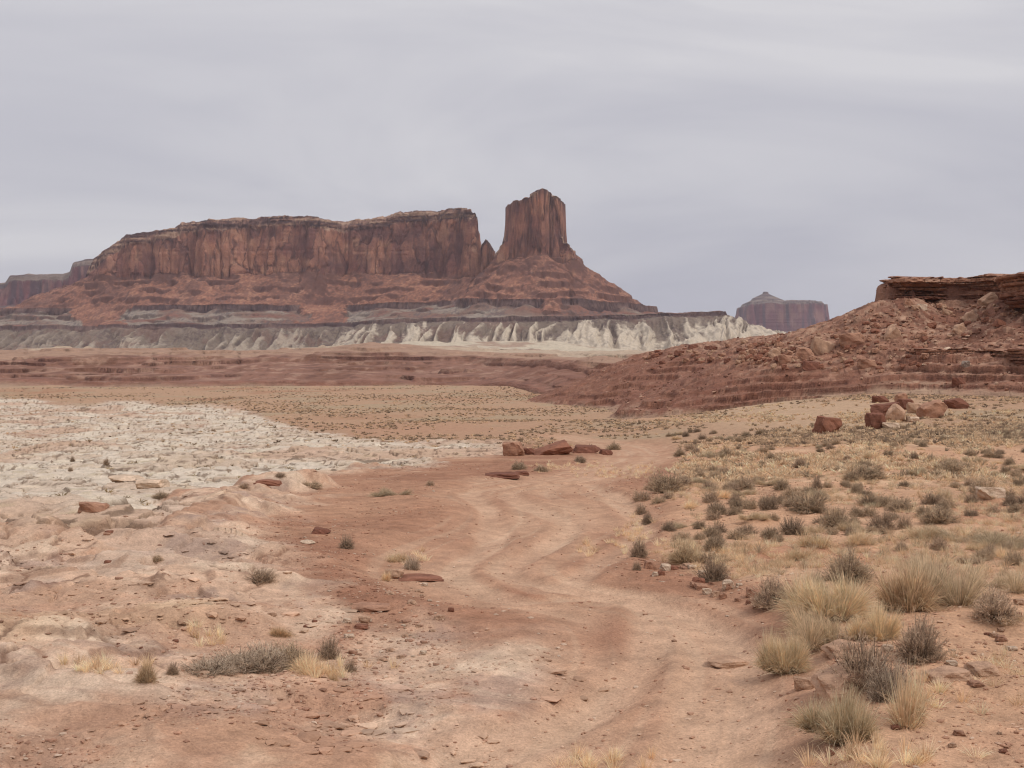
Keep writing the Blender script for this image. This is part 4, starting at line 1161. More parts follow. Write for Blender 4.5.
# left slickrock
rock(149, 488, 30, 8, 'pale', 'long rounded pale boulder on the white slickrock with shade beneath', shape=3, sink=.25)
rock(124, 482, 26, 5, 'pale', 'low pale yellowish rock left of the long rounded one', shape=4)
rock(93, 512, 28, 8, 'tan', 'rust brown rock in the gap below the white slickrock', shape=1, sink=.8)
rock(268, 486, 26, 5, 'red', 'flat rust red rock at the rim of the white slickrock', shape=4)
rock(320, 534, 17, 5, 'dark', 'small dark red flat rock on bare dirt in the middle left', shape=3, cat='rock', name='rock')
rock(307, 544, 11, 3, 'pale', 'little pale stone just left of the dark flat rock', shape=4, cat='rock', name='rock')
rock(394, 579, 17, 9, 'light', 'pale rounded stone among straw grass left of the road', shape=2, cat='rock', name='rock')
rock(418, 581, 42, 3, 'red', 'thin red ledge of rock just left of the road in the middle', shape=4, cat='rock', name='rock')
rock(372, 612, 32, 5, 'tan', 'flat tan ledge slab in rubble left of the road', shape=4, cat='rock', name='rock')
rock(364, 623, 11, 6, 'light', 'small light stone under the tan ledge slab', shape=2, cat='rock', name='rock')
rock(361, 630, 13, 4, 'red', 'small reddish stone lowest below the tan ledge slab', shape=3, cat='rock', name='rock')
rock(451, 612, 6, 4, 'red', 'tiny red stone lying near the road edge, left of the bottom curve', shape=2, cat='rock', name='rock')
# right foreground ledges
rock(858, 690, 70, 17, 'light', 'big pale weathered rock outcrop under the lower grey shrub', shape=1, sink=0.7, cat='rock', name='rock', deep=0.9, tilt=(0, -5))
rock(817, 614, 52, 10, 'light', 'pale rock step poking out beside the road bank below the big shrubs', shape=3, sink=0.5, cat='rock', name='rock')
rock(800, 607, 16, 11, 'light', 'knobbly pale stone at the left tip of the rock step', shape=2, cat='rock', name='rock')
rock(806, 622, 13, 6, 'red', 'small reddish stone below the rock step at the road bank', shape=2, cat='rock', name='rock')
rock(848, 652, 40, 7, 'light', 'light brown rock between the straw bush and the small upright bush', shape=1, sink=1.0, cat='rock', name='rock')
rock(954, 680, 46, 7, 'light', 'low light rock ledge right of the lower grey shrub', shape=1, sink=1.0, cat='rock', name='rock')
rock(985, 676, 30, 9, 'light', 'light rock ledge near the right edge in the foreground', shape=3, sink=0.5, cat='rock', name='rock')
rock(806, 690, 20, 11, 'light', 'crumbly light rock at the left foot of the big pale outcrop', shape=2, sink=0.4, cat='rock', name='rock')
rock(729, 668, 34, 7, 'light', 'pale rock patch breaking through sand right of the road', shape=4, sink=0.4, cat='rock', name='rock')
rock(953, 668, 12, 5, 'pale', 'small pale stone between the ledge and the right-hand shrub', shape=2, cat='rock', name='rock')
rock(976, 688, 14, 5, 'tan', 'small tan stone below the right-hand rock ledge', shape=2, cat='rock', name='rock')
rock(993, 498, 30, 10, 'pale', 'pale rounded rock among shrubs at the right edge', shape=2, sink=.4, cat='rock', name='rock')
# bank rubble of the right verge
for i in range(34):
    px = random.uniform(640, 760); py = 558 + (px - 640) * 0.32 + random.uniform(-8, 16)
    w = random.uniform(4, 13)
    rock(px, py, w, w * random.uniform(.3, .7), random.choice(['light', 'tan', 'tan', 'red', 'pale']), 'one of the small stones crumbling from the low bank right of the road', 'rock', 'stones on the low bank right of the road', name='rock', sink=.5)
for i in range(46):
    px = random.uniform(345, 440); py = random.uniform(585, 668)
    w = 3 + 8 * random.random() ** 2
    rock(px, py, w, w * random.uniform(.2, .5), random.choice(['light', 'light', 'tan', 'pale']), 'one of the loose stones in the rubble patch left of the road', 'rock', 'loose stones in the rubble left of the road', name='rock', sink=.5)
for i in range(16):
    px = random.uniform(20, 330); py = random.uniform(528, 668)
    w = random.uniform(3, 8)
    rock(px, py, w, w * random.uniform(.2, .4), random.choice(['tan', 'red', 'light']), 'one of the flat stones strewn over the pink slickrock at the left', 'rock', 'flat stones on the pink slickrock', name='rock', sink=.4)
for i in range(44):
    px = random.uniform(790, 1020); py = random.uniform(600, 766)
    w = random.uniform(4, 12)
    rock(px, py, w, w * random.uniform(.3, .6), random.choice(['light', 'pale', 'tan', 'red']), 'one of the small stones strewn on sand in the right foreground', 'rock', 'small stones on the right foreground sand', name='rock')

# talus boulders under the caprock
HB = [(822, 352, 26, 17, 'light', 'large light lozenge-shaped boulder low on the talus of the right hill', 14), (805, 356, 22, 12, 'tan', 'tan boulder just left of the large light lozenge on the talus', 0), (852, 343, 28, 13, 'tan', 'broad tan boulder right of the lozenge-shaped one on the talus', -12),
      (893, 336, 18, 14, 'light', 'light tilted boulder alone midway up the talus', 25), (776, 354, 18, 9, 'light', 'pointed light slab at the left part of the talus', -20), (868, 365, 22, 9, 'tan', 'tan boulder lowest in the middle of the talus', 0), (812, 366, 22, 8, 'dark', 'dark boulder on the ledge at the foot of the talus', 0),
      (786, 362, 18, 9, 'tan', 'tan rounded boulder on the ledge left of the talus foot', 0), (924, 308, 13, 7, 'pale', 'pale squarish boulder high on the talus near the caprock', 0), (908, 303, 12, 7, 'tan', 'tan block directly below the overhang of the caprock', 0), (936, 296, 12, 7, 'pale', 'pale block lying against the foot of the caprock', 0),
      (972, 318, 20, 10, 'light', 'slanting light slab at the right side of the talus', -30), (960, 330, 18, 9, 'light', 'light slab below the slanting one at the right of the talus', -26), (990, 300, 26, 9, 'light', 'smooth pale slab leaning below the right end of the caprock', -28), (945, 352, 18, 7, 'pale', 'whitish slab low on the right of the talus', -20),
      (965, 366, 10, 6, 'grey', 'greenish grey small block on the dark red outcrop', 0), 
      (958, 383, 14, 8, 'dark', 'small very dark rock at the base of the right hill', 0)]
for (px, py, w, h, col, lab, tl) in HB:
    w *= .8; h *= .78
    rock(px, py, w, h, col, lab, tilt=(0, tl), on='hill', sink=0.5)
rr = random.Random(5)
for i in range(300):
    px = rr.uniform(742, 1024)
    up = np.interp(px, [742, 800, 830, 885, 1024], [345, 336, 328, 302, 305]); lowp = np.interp(px, [742, 800, 900, 1024], [362, 370, 372, 345])
    py = rr.uniform(up, lowp)
    if px > 930 and py > 318 + (1024 - px) * .3: continue
    w = rr.choice([3, 3.5, 4, 4, 5, 6, 8]) * rr.uniform(.8, 1.2)
    rock(px, py, w, w * rr.uniform(.35, .7), rr.choice(['tan', 'tan', 'light', 'red', 'red', 'pale' if rr.random() < .2 else 'tan']), 'one of the many fallen sandstone blocks littering the talus below the caprock', 'boulder', 'fallen blocks on the talus of the right hill', tilt=(rr.uniform(-20, 20), rr.uniform(-30, 30)), on='hill', sink=0.2)
for i in range(60):
    px = rr.uniform(640, 800); py = np.interp(px, [640, 700, 800], [352, 343, 336]) + rr.uniform(1, 22)
    w = rr.choice([4, 5, 6, 8]) * rr.uniform(.8, 1.3)
    rock(px, py, w, w * rr.uniform(.3, .55), rr.choice(['tan', 'light', 'red', 'dark']), 'one of the small blocks along the low left shoulder of the right hill', 'boulder', 'blocks on the low shoulder of the right hill', tilt=(0, rr.uniform(-12, 12)), on='hill', sink=0.25)

# ------------------------------------------------------------------ gravel: loose chips nobody could count
def scatter(N, r0, r1, a0, a1, power=1.0):
    t = RNG.random(N); r = r0 * (r1 / r0) ** (t ** power)
    a = np.radians(a0 + (a1 - a0) * RNG.random(N))
    x = (r * np.sin(a)).astype(F32); y = (r * np.cos(a)).astype(F32)
    return x, y

def gravel():
    x, y = scatter(110000, 8.5, 75, -24, 24, 0.9)
    zb = gbase(x, y); px, py, r, white, pink, low, right, jit = masks(x, y, zb)
    rd, lat, hw = road_dist(x, y)
    onroad = rd < hw * 1.2
    clump = fbm(x / 2.4, y / 2.4, 3, 501)
    pr = np.where(onroad, 0.10, 0.35 + 0.9 * clump)
    pr = pr * np.where(pink > .5, 0.7, 1.0) * np.where(white > .5, 0.1, 1.0) + 0.35 * np.exp(-((px - 395) / 60) ** 2 - ((py - 620) / 50) ** 2)
    k = RNG.random(len(x)) < pr
    x, y = x[k], y[k]; right = right[k]
    z, gc = ground_fields(x, y, True)
    n = len(x); r = np.hypot(x, y)
    size = (0.007 + 0.026 * RNG.random(n) ** 4) * (1 + 0.012 * r)
    v, f = ICO1
    m = len(v)
    sc = size[:, None] * RNG.uniform(0.5, 1.3, (n, 3)) * np.array([1.2, 1.0, 0.55])
    th = RNG.random(n) * 6.28; cs, sn = np.cos(th), np.sin(th)
    P = v[None] * sc[:, None, :] * RNG.uniform(0.75, 1.2, (n, m, 1))
    Q = np.stack([P[..., 0] * cs[:, None] - P[..., 1] * sn[:, None], P[..., 0] * sn[:, None] + P[..., 1] * cs[:, None], P[..., 2]], -1)
    Q += np.stack([x, y, z + size * 0.12], -1)[:, None, :]
    Fa = (f[None] + (np.arange(n) * m)[:, None, None]).reshape(-1, 3)
    pal = np.array([srgb(168, 116, 92), srgb(142, 92, 72), srgb(196, 160, 136), srgb(118, 78, 62), srgb(206, 182, 160)])
    ci = RNG.choice(5, n, p=[.34, .24, .22, .1, .1])
    c = pal[ci] * 0.5 + gc * 0.5
    c = np.repeat(c[:, None, :], m, 1).reshape(-1, 3)
    o = mesh_obj('gravel', mesh_np('gravel', Q.reshape(-1, 3), Fa, c, smooth=False), M_boulder)
    tag(o, kind='stuff')
    return n
def flakes():
    """thin slab fragments lying on the slickrock"""
    x, y = scatter(26000, 8.8, 48, -24, 6, 0.9)
    zb = gbase(x, y); px, py, r, white, pink, low, right, jit = masks(x, y, zb)
    cl = fbm(x / 1.7, y / 1.7, 3, 521)
    k = (RNG.random(len(x)) < (pink + 0.5 * low) * sstep(0.0, 0.5, cl) * 0.38)
    x, y = x[k], y[k]
    z, gc = ground_fields(x, y, True)
    v, f = ICO1; m = len(v); n = len(x)
    size = 0.015 + 0.10 * RNG.random(n) ** 4.5
    sc = size[:, None] * RNG.uniform(0.6, 1.4, (n, 3)) * np.array([1.3, 1.0, 0.30])
    th = RNG.random(n) * 6.28; cs, sn = np.cos(th), np.sin(th)
    P = v[None] * sc[:, None, :] * RNG.uniform(0.75, 1.25, (n, m, 1))
    Q = np.stack([P[..., 0] * cs[:, None] - P[..., 1] * sn[:, None], P[..., 0] * sn[:, None] + P[..., 1] * cs[:, None], P[..., 2]], -1) + np.stack([x, y, z + size * 0.08], -1)[:, None, :]
    Fa = (f[None] + (np.arange(n) * m)[:, None, None]).reshape(-1, 3)
    c = np.repeat((gc * RNG.uniform(0.78, 1.12, (n, 1)))[:, None, :], m, 1).reshape(-1, 3)
    o = mesh_obj('gravel', mesh_np('gravel', Q.reshape(-1, 3), Fa, c, smooth=False), M_boulder)
    tag(o, kind='stuff')
    return n
print('gravel', gravel(), flakes())

def rubble():
    nu_, nr_ = HILL_OK.shape
    idx = np.nonzero((HILL_OK & (HILL_V[..., 2] > HILL_GB + 0.4) & (HILL_PX > 600) & (HILL_PX < 1100)).ravel())[0]
    vv = HILL_V.reshape(-1, 3)[idx]
    wgt = np.where(vv[:, 2] > 2.2, 1.0, 0.3) * sstep(-0.5, 0.3, fbm(vv[:, 0] / 7, vv[:, 1] / 7, 3, 511))
    pick_ = RNG.choice(len(idx), 5000, p=wgt / wgt.sum())
    P0 = vv[pick_] + RNG.normal(size=(5000, 3)) * np.array([.3, .3, 0.05])
    v, f = ICO1; m = len(v); n = len(P0)
    size = 0.14 + 0.34 * RNG.random(n) ** 3
    sc = size[:, None] * RNG.uniform(0.5, 1.3, (n, 3)) * np.array([1.2, 1.0, 0.6])
    th = RNG.random(n) * 6.28; cs, sn = np.cos(th), np.sin(th)
    P = v[None] * sc[:, None, :] * RNG.uniform(0.7, 1.25, (n, m, 1))
    Q = np.stack([P[..., 0] * cs[:, None] - P[..., 1] * sn[:, None], P[..., 0] * sn[:, None] + P[..., 1] * cs[:, None], P[..., 2]], -1) + P0[:, None, :]
    Fa = (f[None] + (np.arange(n) * m)[:, None, None]).reshape(-1, 3)
    pal = np.array([srgb(158, 108, 84), srgb(132, 86, 66), srgb(184, 142, 116), srgb(112, 72, 56)])
    c = np.repeat(pal[RNG.choice(4, n, p=[.36, .28, .22, .14])][:, None, :], m, 1).reshape(-1, 3)
    o = mesh_obj('rubble', mesh_np('rubble', Q.reshape(-1, 3), Fa, c, smooth=False), M_boulder)
    tag(o, kind='stuff')
rubble()

# ------------------------------------------------------------------ plants
def unit(v):
    return v / (np.linalg.norm(v, axis=-1, keepdims=True) + 1e-9)

def ribbons(P0, P1, P2, w, col, rg, taper=(1.0, 0.8, 0.25)):
    n = len(P0)
    d = unit(P2 - P0); q = unit(np.cross(d, unit(rg.normal(size=(n, 3)))))
    w = np.broadcast_to(np.asarray(w), (n,))[:, None]
    V = np.stack([P0 - q * w * taper[0] / 2, P0 + q * w * taper[0] / 2, P1 - q * w * taper[1] / 2, P1 + q * w * taper[1] / 2, P2 - q * w * taper[2] / 2, P2 + q * w * taper[2] / 2], 1)
    b = (np.arange(n) * 6)[:, None]
    Fa = np.concatenate([b + np.array([[0, 1, 3, 2]]), b + np.array([[2, 3, 5, 4]])], 0)
    return V.reshape(-1, 3), Fa, np.repeat(col, 6, 0)

def pick(rg, n, cols, p=None, j=0.12):
    C_ = np.array([srgb(*c) for c in cols]); i = rg.choice(len(cols), n, p=p)
    return np.clip(C_[i] * (1 + rg.uniform(-j, j, (n, 1))) * np.array([1.06, 0.965, 0.90]), 0, 0.85)

def twig_shrub(seed, n=260, per=11, h=0.62, cols=None, tl=0.13, w=0.011, open_=0.0):
    rg = np.random.default_rng(seed)
    az = rg.random(n) * 6.283; el = np.arcsin(rg.uniform(0.02, 1, n)) 
    ph = rg.random(4) * 6.28
    lump = 1 + 0.24 * np.sin(az * 2 + ph[0]) * np.cos(el * 2 + ph[1]) + 0.16 * np.sin(az * 5 + ph[2]) * np.cos(el * 4 + ph[3]) + rg.uniform(-0.4, 0.08, n)
    R_ = 0.5 * lump
    tip = np.stack([np.cos(az) * np.cos(el) * R_, np.sin(az) * np.cos(el) * R_, np.sin(el) * h * lump + 0.02], -1)
    base = np.stack([np.cos(az) * 0.10 * rg.random(n), np.sin(az) * 0.10 * rg.random(n), np.zeros(n)], -1)
    mid = base * 0.45 + tip * 0.55 + rg.normal(size=(n, 3)) * 0.03; mid[:, 2] -= 0.03
    mid[:, 2] = np.maximum(mid[:, 2], 0.01)
    stem_c = pick(rg, n, [(112, 96, 86), (92, 78, 70), (132, 116, 102)])
    S = ribbons(base, mid, tip, 0.014, stem_c, rg)
    m = n * per
    k = rg.integers(0, n, m); t = rg.uniform(0.35, 1.0, m)[:, None]
    o = np.where(t < .55, base[k] + (mid[k] - base[k]) * t / .55, mid[k] + (tip[k] - mid[k]) * (t - .55) / .45)
    dr = unit(unit(tip[k] - base[k]) * 0.9 + rg.normal(size=(m, 3)) * 0.75 + np.array([0, 0, 0.35]))
    ln = rg.uniform(0.4, 1.0, m)[:, None] * tl
    e = o + dr * ln; e[:, 2] = np.maximum(e[:, 2], 0.0)
    mm = (o + e) / 2 + rg.normal(size=(m, 3)) * 0.008
    Fo = ribbons(o, mm, e, w, pick(rg, m, cols), rg, (0.8, 1.0, 0.5))
    return S, Fo

def blade_shrub(seed, n=1500, h=0.8, spread=0.5, cols=None, w=0.008, droop=0.12, basecols=((150, 126, 104), (120, 100, 84))):
    """several leaning sub-clumps grown together, some of the blades bent or flattened"""
    rg = np.random.default_rng(seed)
    K_ = int(rg.integers(4, 7))
    cx = rg.normal(size=(K_, 2)) * spread * 0.34; lean = rg.normal(size=(K_, 2)) * 0.16 + cx * 0.5
    hk = h * rg.uniform(0.62, 1.08, K_); rk = spread * rg.uniform(0.45, 0.85, K_)
    k = rg.integers(0, K_, n); az = rg.random(n) * 6.283; q = rg.random(n) ** 0.62
    b = np.stack([cx[k, 0] + np.cos(az) * 0.07 * q, cx[k, 1] + np.sin(az) * 0.07 * q, np.zeros(n)], -1)
    z = hk[k] * np.clip(1 - q ** 2.4, 0.02, 1) ** 0.5 * rg.uniform(0.45, 1.06, n)
    t = np.stack([cx[k, 0] + lean[k, 0] * z + np.cos(az) * rk[k] * q, cx[k, 1] + lean[k, 1] * z + np.sin(az) * rk[k] * q, z], -1) + rg.normal(size=(n, 3)) * np.array([.05, .05, .03])
    flat = rg.random(n) < 0.12
    t[flat, 2] *= 0.25; side = rg.random(n) < 0.3; t[side, 2] *= 0.62; t[flat, :2] *= 1.25
    t[:, 2] = np.maximum(t[:, 2], 0.02)
    m = b * 0.42 + t * 0.58 + np.array([0, 0, droop * 0.6]) * q[:, None] + rg.normal(size=(n, 3)) * 0.022
    m[:, 2] = np.maximum(m[:, 2], 0.01)
    Fo = ribbons(b, m, t, w * rg.uniform(.6, 1.4, n), pick(rg, n, cols, j=0.22), rg, (1, 1, 0.3))
    k2 = n // 7
    a2 = rg.random(k2) * 6.283; kk = rg.integers(0, K_, k2)
    b2 = np.stack([cx[kk, 0] + np.cos(a2) * .05, cx[kk, 1] + np.sin(a2) * .05, np.zeros(k2)], -1); t2 = b2 + np.stack([np.cos(a2) * .42 * spread, np.sin(a2) * .42 * spread, h * .3 * rg.random(k2)], -1) * rg.uniform(.4, 1, (k2, 1))
    S = ribbons(b2, (b2 + t2) / 2 + rg.normal(size=(k2, 3)) * .02 + np.array([0, 0, .01]), t2, 0.011, pick(rg, k2, basecols), rg)
    return S, Fo

GREY = [(198, 174, 150), (178, 156, 134), (214, 190, 166), (160, 138, 120)]
OLIVE = [(204, 182, 154), (184, 164, 138), (216, 194, 166), (164, 146, 124)]
GREENST = [(222, 206, 174), (204, 188, 156), (234, 218, 188), (186, 170, 140)]
STRAW = [(238, 210, 174), (224, 194, 158), (244, 220, 188), (204, 174, 142)]
PALE = [(214, 196, 176), (196, 178, 160), (224, 208, 188), (170, 152, 136)]
BROWN = [(204, 176, 142), (184, 156, 124), (218, 192, 156), (160, 134, 108)]

def plant_meshes(kind, seed):
    if kind == 'G': return twig_shrub(seed, 300, 17, 0.66, GREY, tl=.11, w=.008)
    if kind == 'O': return twig_shrub(seed, 320, 16, 0.66, OLIVE + GREY[:2], tl=0.13, w=.009)
    if kind == 'D': return twig_shrub(seed, 300, 13, 0.55, PALE, tl=0.15, w=0.006)
    if kind == 'R': return blade_shrub(seed, 4600, 0.72, 0.56, GREENST + STRAW[:2], w=0.0048)
    if kind == 'Q': return blade_shrub(seed, 4400, 0.68, 0.60, OLIVE + GREENST[:2], w=0.0048)
    if kind == 'S': return blade_shrub(seed, 1500, 0.72, 0.42, STRAW, w=0.005)
    if kind == 'B': return blade_shrub(seed, 2400, 0.66, 0.44, BROWN + STRAW[:1], w=0.0055)
PL = {}
for ki, kk in enumerate('GODRQSB'):
    PL[kk] = []
    for v_ in range(4 if kk in 'GOS' else 2):
        S_, Fo_ = plant_meshes(kk, 600 + ki * 10 + v_)
        one = (np.vstack([S_[0], Fo_[0]]), np.vstack([S_[1], Fo_[1] + len(S_[0])]), np.vstack([S_[2], Fo_[2]]))
        PL[kk].append((mesh_np('stem', *S_, smooth=False), mesh_np('foliage', *Fo_, smooth=False), mesh_np('shrub', *one, smooth=False)))
PN = {'G': 'shrub', 'O': 'shrub', 'D': 'shrub', 'R': 'shrub', 'Q': 'shrub', 'S': 'grass_clump', 'B': 'grass_clump'}
PCAT = {'G': 'shrub', 'O': 'shrub', 'D': 'shrub', 'R': 'shrub', 'Q': 'shrub', 'S': 'grass clump', 'B': 'grass clump'}
PH = {'G': .68, 'O': .68, 'D': .66, 'R': .76, 'Q': .72, 'S': .72, 'B': .66}
PW = {'G': 1.05, 'O': 1.05, 'D': 1.1, 'R': 1.0, 'Q': 1.05, 'S': .85, 'B': .85}
placed = []
def plant(px, py, w, h, kind, label, group=None, parts=None):
    x, y, z = ray_ground(px, py)
    k = y / FPX
    sx = w * k / PW[kind]; sz = h * k / PH[kind]
    y2 = y + w * k * 0.25
    z = ground_z(x, y2)
    rz = random.uniform(0, 6.28)
    S_, Fo_, One = random.choice(PL[kind])
    if parts is None: parts = w >= 24
    if parts:
        root = empty(PN[kind], (x, y2, z - 0.02), rz); root.scale = (sx, sx, sz)
        for me, nm in ((S_, 'stem'), (Fo_, 'foliage')):
            mesh_obj(nm, me, M_plant, root)
    else:
        root = mesh_obj(PN[kind], One, M_plant); root.location = (x, y2, z - 0.02); root.rotation_euler = (0, 0, rz); root.scale = (sx, sx, sz)
    tag(root, label, PCAT[kind], group)
    placed.append((px, py, w))
    return root

HERO = [
 (852, 740, 80, 60, 'R', 'round yellow-green bush with fine upright stems, nearest in the right foreground'),
 (905, 728, 62, 74, 'S', 'thin straw grass standing just right of the nearest round bush'),
 (868, 694, 82, 54, 'G', 'dark grey twiggy shrub directly behind the nearest round bush'),
 (893, 704, 56, 52, 'D', 'sparse pale purplish twigs between the nearest round bush and the dark grey shrub'),
 (926, 664, 66, 44, 'G', 'dark grey shrub overhanging the sand right of the pale outcrop'),
 (880, 640, 44, 44, 'R', 'upright olive-straw bush between the big bushes and the grey shrub'),
 (791, 672, 50, 54, 'R', 'pale yellow-green bush at the edge of the road bank'),
 (826, 646, 52, 48, 'Q', 'faded straw-olive bush behind the road bank bush'),
 (846, 618, 88, 62, 'R', 'largest pale green bush, left of the pair on the right slope'),
 (918, 614, 66, 58, 'B', 'tawny front half of the large bush right of the pair'),
 (938, 606, 90, 58, 'Q', 'large grey-green bush spreading at the right of the pair'),
 (776, 606, 62, 30, 'G', 'low grey shrub just left of the largest pale green bush'),
 (818, 604, 34, 26, 'O', 'small olive shrub tucked left of the largest pale green bush'),
 (852, 586, 60, 30, 'O', 'grey shrub peeking out behind the largest pale green bush'),
 (1002, 625, 66, 32, 'G', 'spreading dark grey shrub near the right edge below the big pair'),
 (1012, 590, 46, 28, 'Q', 'olive bush cut by the right edge above the dark grey one'),
 (715, 582, 34, 25, 'G', 'round grey shrub standing alone right of the bottom road curve'),
 (679, 564, 46, 22, 'B', 'straw-brown bush on the bank inside the road curve'),
 (640, 558, 22, 20, 'G', 'small grey shrub at the left tip of the road bank'),
 (637, 571, 12, 11, 'G', 'tiny grey shrub below the left tip of the road bank'),
 (669, 493, 42, 20, 'O', 'wide grey-brown shrub nearest the upper road on its right'),
 (654, 491, 18, 17, 'G', 'small grey shrub touching the wide one by the upper road'),
 (648, 525, 15, 13, 'G', 'small round shrub, lower of two left of the shrub flat'),
 (641, 515, 17, 12, 'G', 'small round shrub, upper of two left of the shrub flat'),
 (680, 457, 15, 9, 'O', 'small olive shrub beside the far road curve'),
 (990, 545, 60, 20, 'Q', 'long pale olive bush near the right edge in the middle of the slope'),
 (862, 546, 30, 22, 'S', 'bright straw clump in the middle of the right slope'),
 (927, 541, 40, 22, 'S', 'broad straw clump left of the long pale olive bush'),
 (818, 548, 44, 22, 'S', 'pale straw clump below the dark shrubs in mid slope'),
 (796, 562, 36, 20, 'S', 'straw clump just above the low grey shrub by the big bushes'),
 (837, 530, 38, 24, 'O', 'brownish shrub in the middle of the right slope'),
 (794, 535, 30, 20, 'G', 'grey shrub left of the brownish shrub in mid slope'),
 (884, 531, 30, 22, 'G', 'grey shrub right of the brownish shrub in mid slope'),
 (906, 529, 18, 16, 'G', 'small dark shrub beside the grey one right of mid slope'),
 (942, 524, 40, 18, 'O', 'broad olive-grey shrub above the broad straw clump'),
 (988, 498, 34, 22, 'O', 'rounded olive shrub prominent near the right edge'),
 (953, 474, 38, 13, 'O', 'wide low olive shrub in the upper right of the slope'),
 (872, 480, 42, 14, 'O', 'wide grey-olive shrub in the upper middle of the slope'),
 (902, 512, 34, 15, 'O', 'low olive-grey shrub in the centre right of the slope'),
 (770, 510, 24, 17, 'G', 'grey shrub on bare sand in the left middle of the slope'),
 (811, 514, 46, 20, 'O', 'wide dusky shrub in the centre of the shrub flat'),
 (818, 492, 15, 18, 'G', 'narrow upright dark shrub in the shrub flat'),
 (743, 490, 27, 14, 'O', 'olive shrub in the upper left of the shrub flat'),
 (716, 552, 28, 18, 'O', 'olive-brown shrub above the round lone grey one'),
 # left side
 (147, 683, 26, 26, 'B', 'yellowish grass clump left of the shrub row on the slickrock'),
 (172, 676, 16, 14, 'G', 'small grey shrub between the yellowish clump and the shrub row'),
 (204, 676, 72, 22, 'D', 'bare pale twiggy shrub at the left end of the shrub row'),
 (236, 674, 66, 28, 'D', 'pale grey shrub second from the left in the shrub row'),
 (262, 673, 70, 30, 'D', 'pale grey-brown shrub in the middle of the shrub row'),
 (286, 671, 60, 26, 'O', 'grey-olive shrub right of the middle of the shrub row'),
 (312, 675, 54, 28, 'S', 'golden grass clump at the right of the shrub row'),
 (328, 660, 26, 24, 'G', 'dark grey shrub behind the golden grass clump'),
 (280, 638, 22, 14, 'B', 'small brown clump on slickrock above the shrub row'),
 (349, 673, 16, 12, 'G', 'small grey shrub right of the shrub row'),
 (331, 680, 12, 12, 'S', 'short straw tuft at the right foot of the shrub row'),
 (260, 586, 34, 16, 'G', 'dark grey shrub on the dirt in the left middle'),
 (346, 549, 18, 15, 'G', 'small round dark shrub alone on red dirt'),
 (156, 564, 16, 8, 'O', 'small grey-green tuft on the pink slickrock'),
 (388, 496, 24, 10, 'Q', 'olive clump alone left of the upper road'),
 (412, 570, 22, 18, 'D', 'pale dry shrub beside the rounded stone left of the road'),
 (384, 581, 12, 13, 'S', 'golden tuft left of the rounded stone by the road'),
 (400, 563, 30, 14, 'S', 'pale straw tuft behind the rounded stone by the road'),
 (310, 488, 30, 7, 'O', 'low grey-olive shrub just below the white slickrock'),
 (280, 478, 14, 5, 'G', 'tiny dark shrub on the rim of the white slickrock, left of the low olive one'),
 (243, 489, 12, 6, 'G', 'tiny dark shrub on the rim left of the flat red rock'),
 (160, 502, 20, 7, 'O', 'low olive shrub below the rounded pale boulder'),
 (72, 462, 6, 6, 'G', 'tiny dark shrub, left of two on the white slickrock'),
 (106, 467, 7, 7, 'G', 'tiny dark shrub, right of two on the white slickrock'),
 (70, 473, 6, 5, 'G', 'tiny dark shrub just below two others on the white slickrock'),
 (213, 432, 6, 4, 'G', 'tiny shrub far out where the white slickrock narrows'),
 (519, 470, 20, 9, 'O', 'dark olive shrub in front of the boulder row by the road bend'),
 (541, 472, 16, 7, 'O', 'olive shrub right of the dark one before the boulder row'),
 (580, 463, 18, 7, 'G', 'grey shrub below the low dark slab by the road bend'),
 (614, 450, 16, 8, 'O', 'green-brown shrub at the road edge right of the boulder row'),
 (430, 486, 10, 6, 'G', 'tiny grey shrub on red dirt left of the road bend'),
]
for h_ in HERO:
    plant(*h_)

pr_ = random.Random(11)
cnt = 0
tries = 0
while cnt < 215 and tries < 6000:
    tries += 1
    py = 428 + 140 * pr_.random() ** 1.25
    left = np.interp(py, [428, 450, 470, 500, 540, 570], [690, 665, 660, 668, 665, 735])
    px = pr_.uniform(left, 1035)
    if placed and pr_.random() < 0.45:
        a_, b_, w_ = pr_.choice(placed[-40:])
        if a_ > 650 and b_ < 566: px = a_ + pr_.uniform(-1.1, 1.1) * w_; py = b_ + pr_.uniform(-5, 5)
    if py > 552 and px < 960 and px > 740: continue
    if any(abs(px - a) < w * .45 and abs(py - b) < 3.0 for a, b, w in placed): continue
    if 800 < px < 970 and py < 434: continue
    kind = pr_.choice('GGOOOGOSQ')
    dist = 13 + (560 - py) * 0.02
    w = pr_.uniform(0.55, 1.0) * np.interp(py, [428, 460, 500, 560], [9, 17, 24, 30]); h = w * pr_.uniform(0.42, 0.62)
    far_ = py < 470
    if kind == 'S':
        lab, grp = ('one of the small straw clumps dotting the far half of the shrub flat', 'straw clumps in the far half of the shrub flat') if far_ else ('one of the small straw clumps dotting the near half of the shrub flat', 'straw clumps in the near half of the shrub flat')
    else:
        hue = {'G': 'dark grey', 'O': 'olive-grey', 'Q': 'pale olive'}[kind]
        lab = 'one of many small %s shrubs scattered over the %s half of the shrub flat' % (hue, 'far' if far_ else 'near')
        grp = '%s shrubs in the %s half of the shrub flat' % (hue, 'far' if far_ else 'near')
    plant(px, py, w, h, kind, lab, grp, parts=False)
    cnt += 1
print('shrubs', cnt + len(HERO))

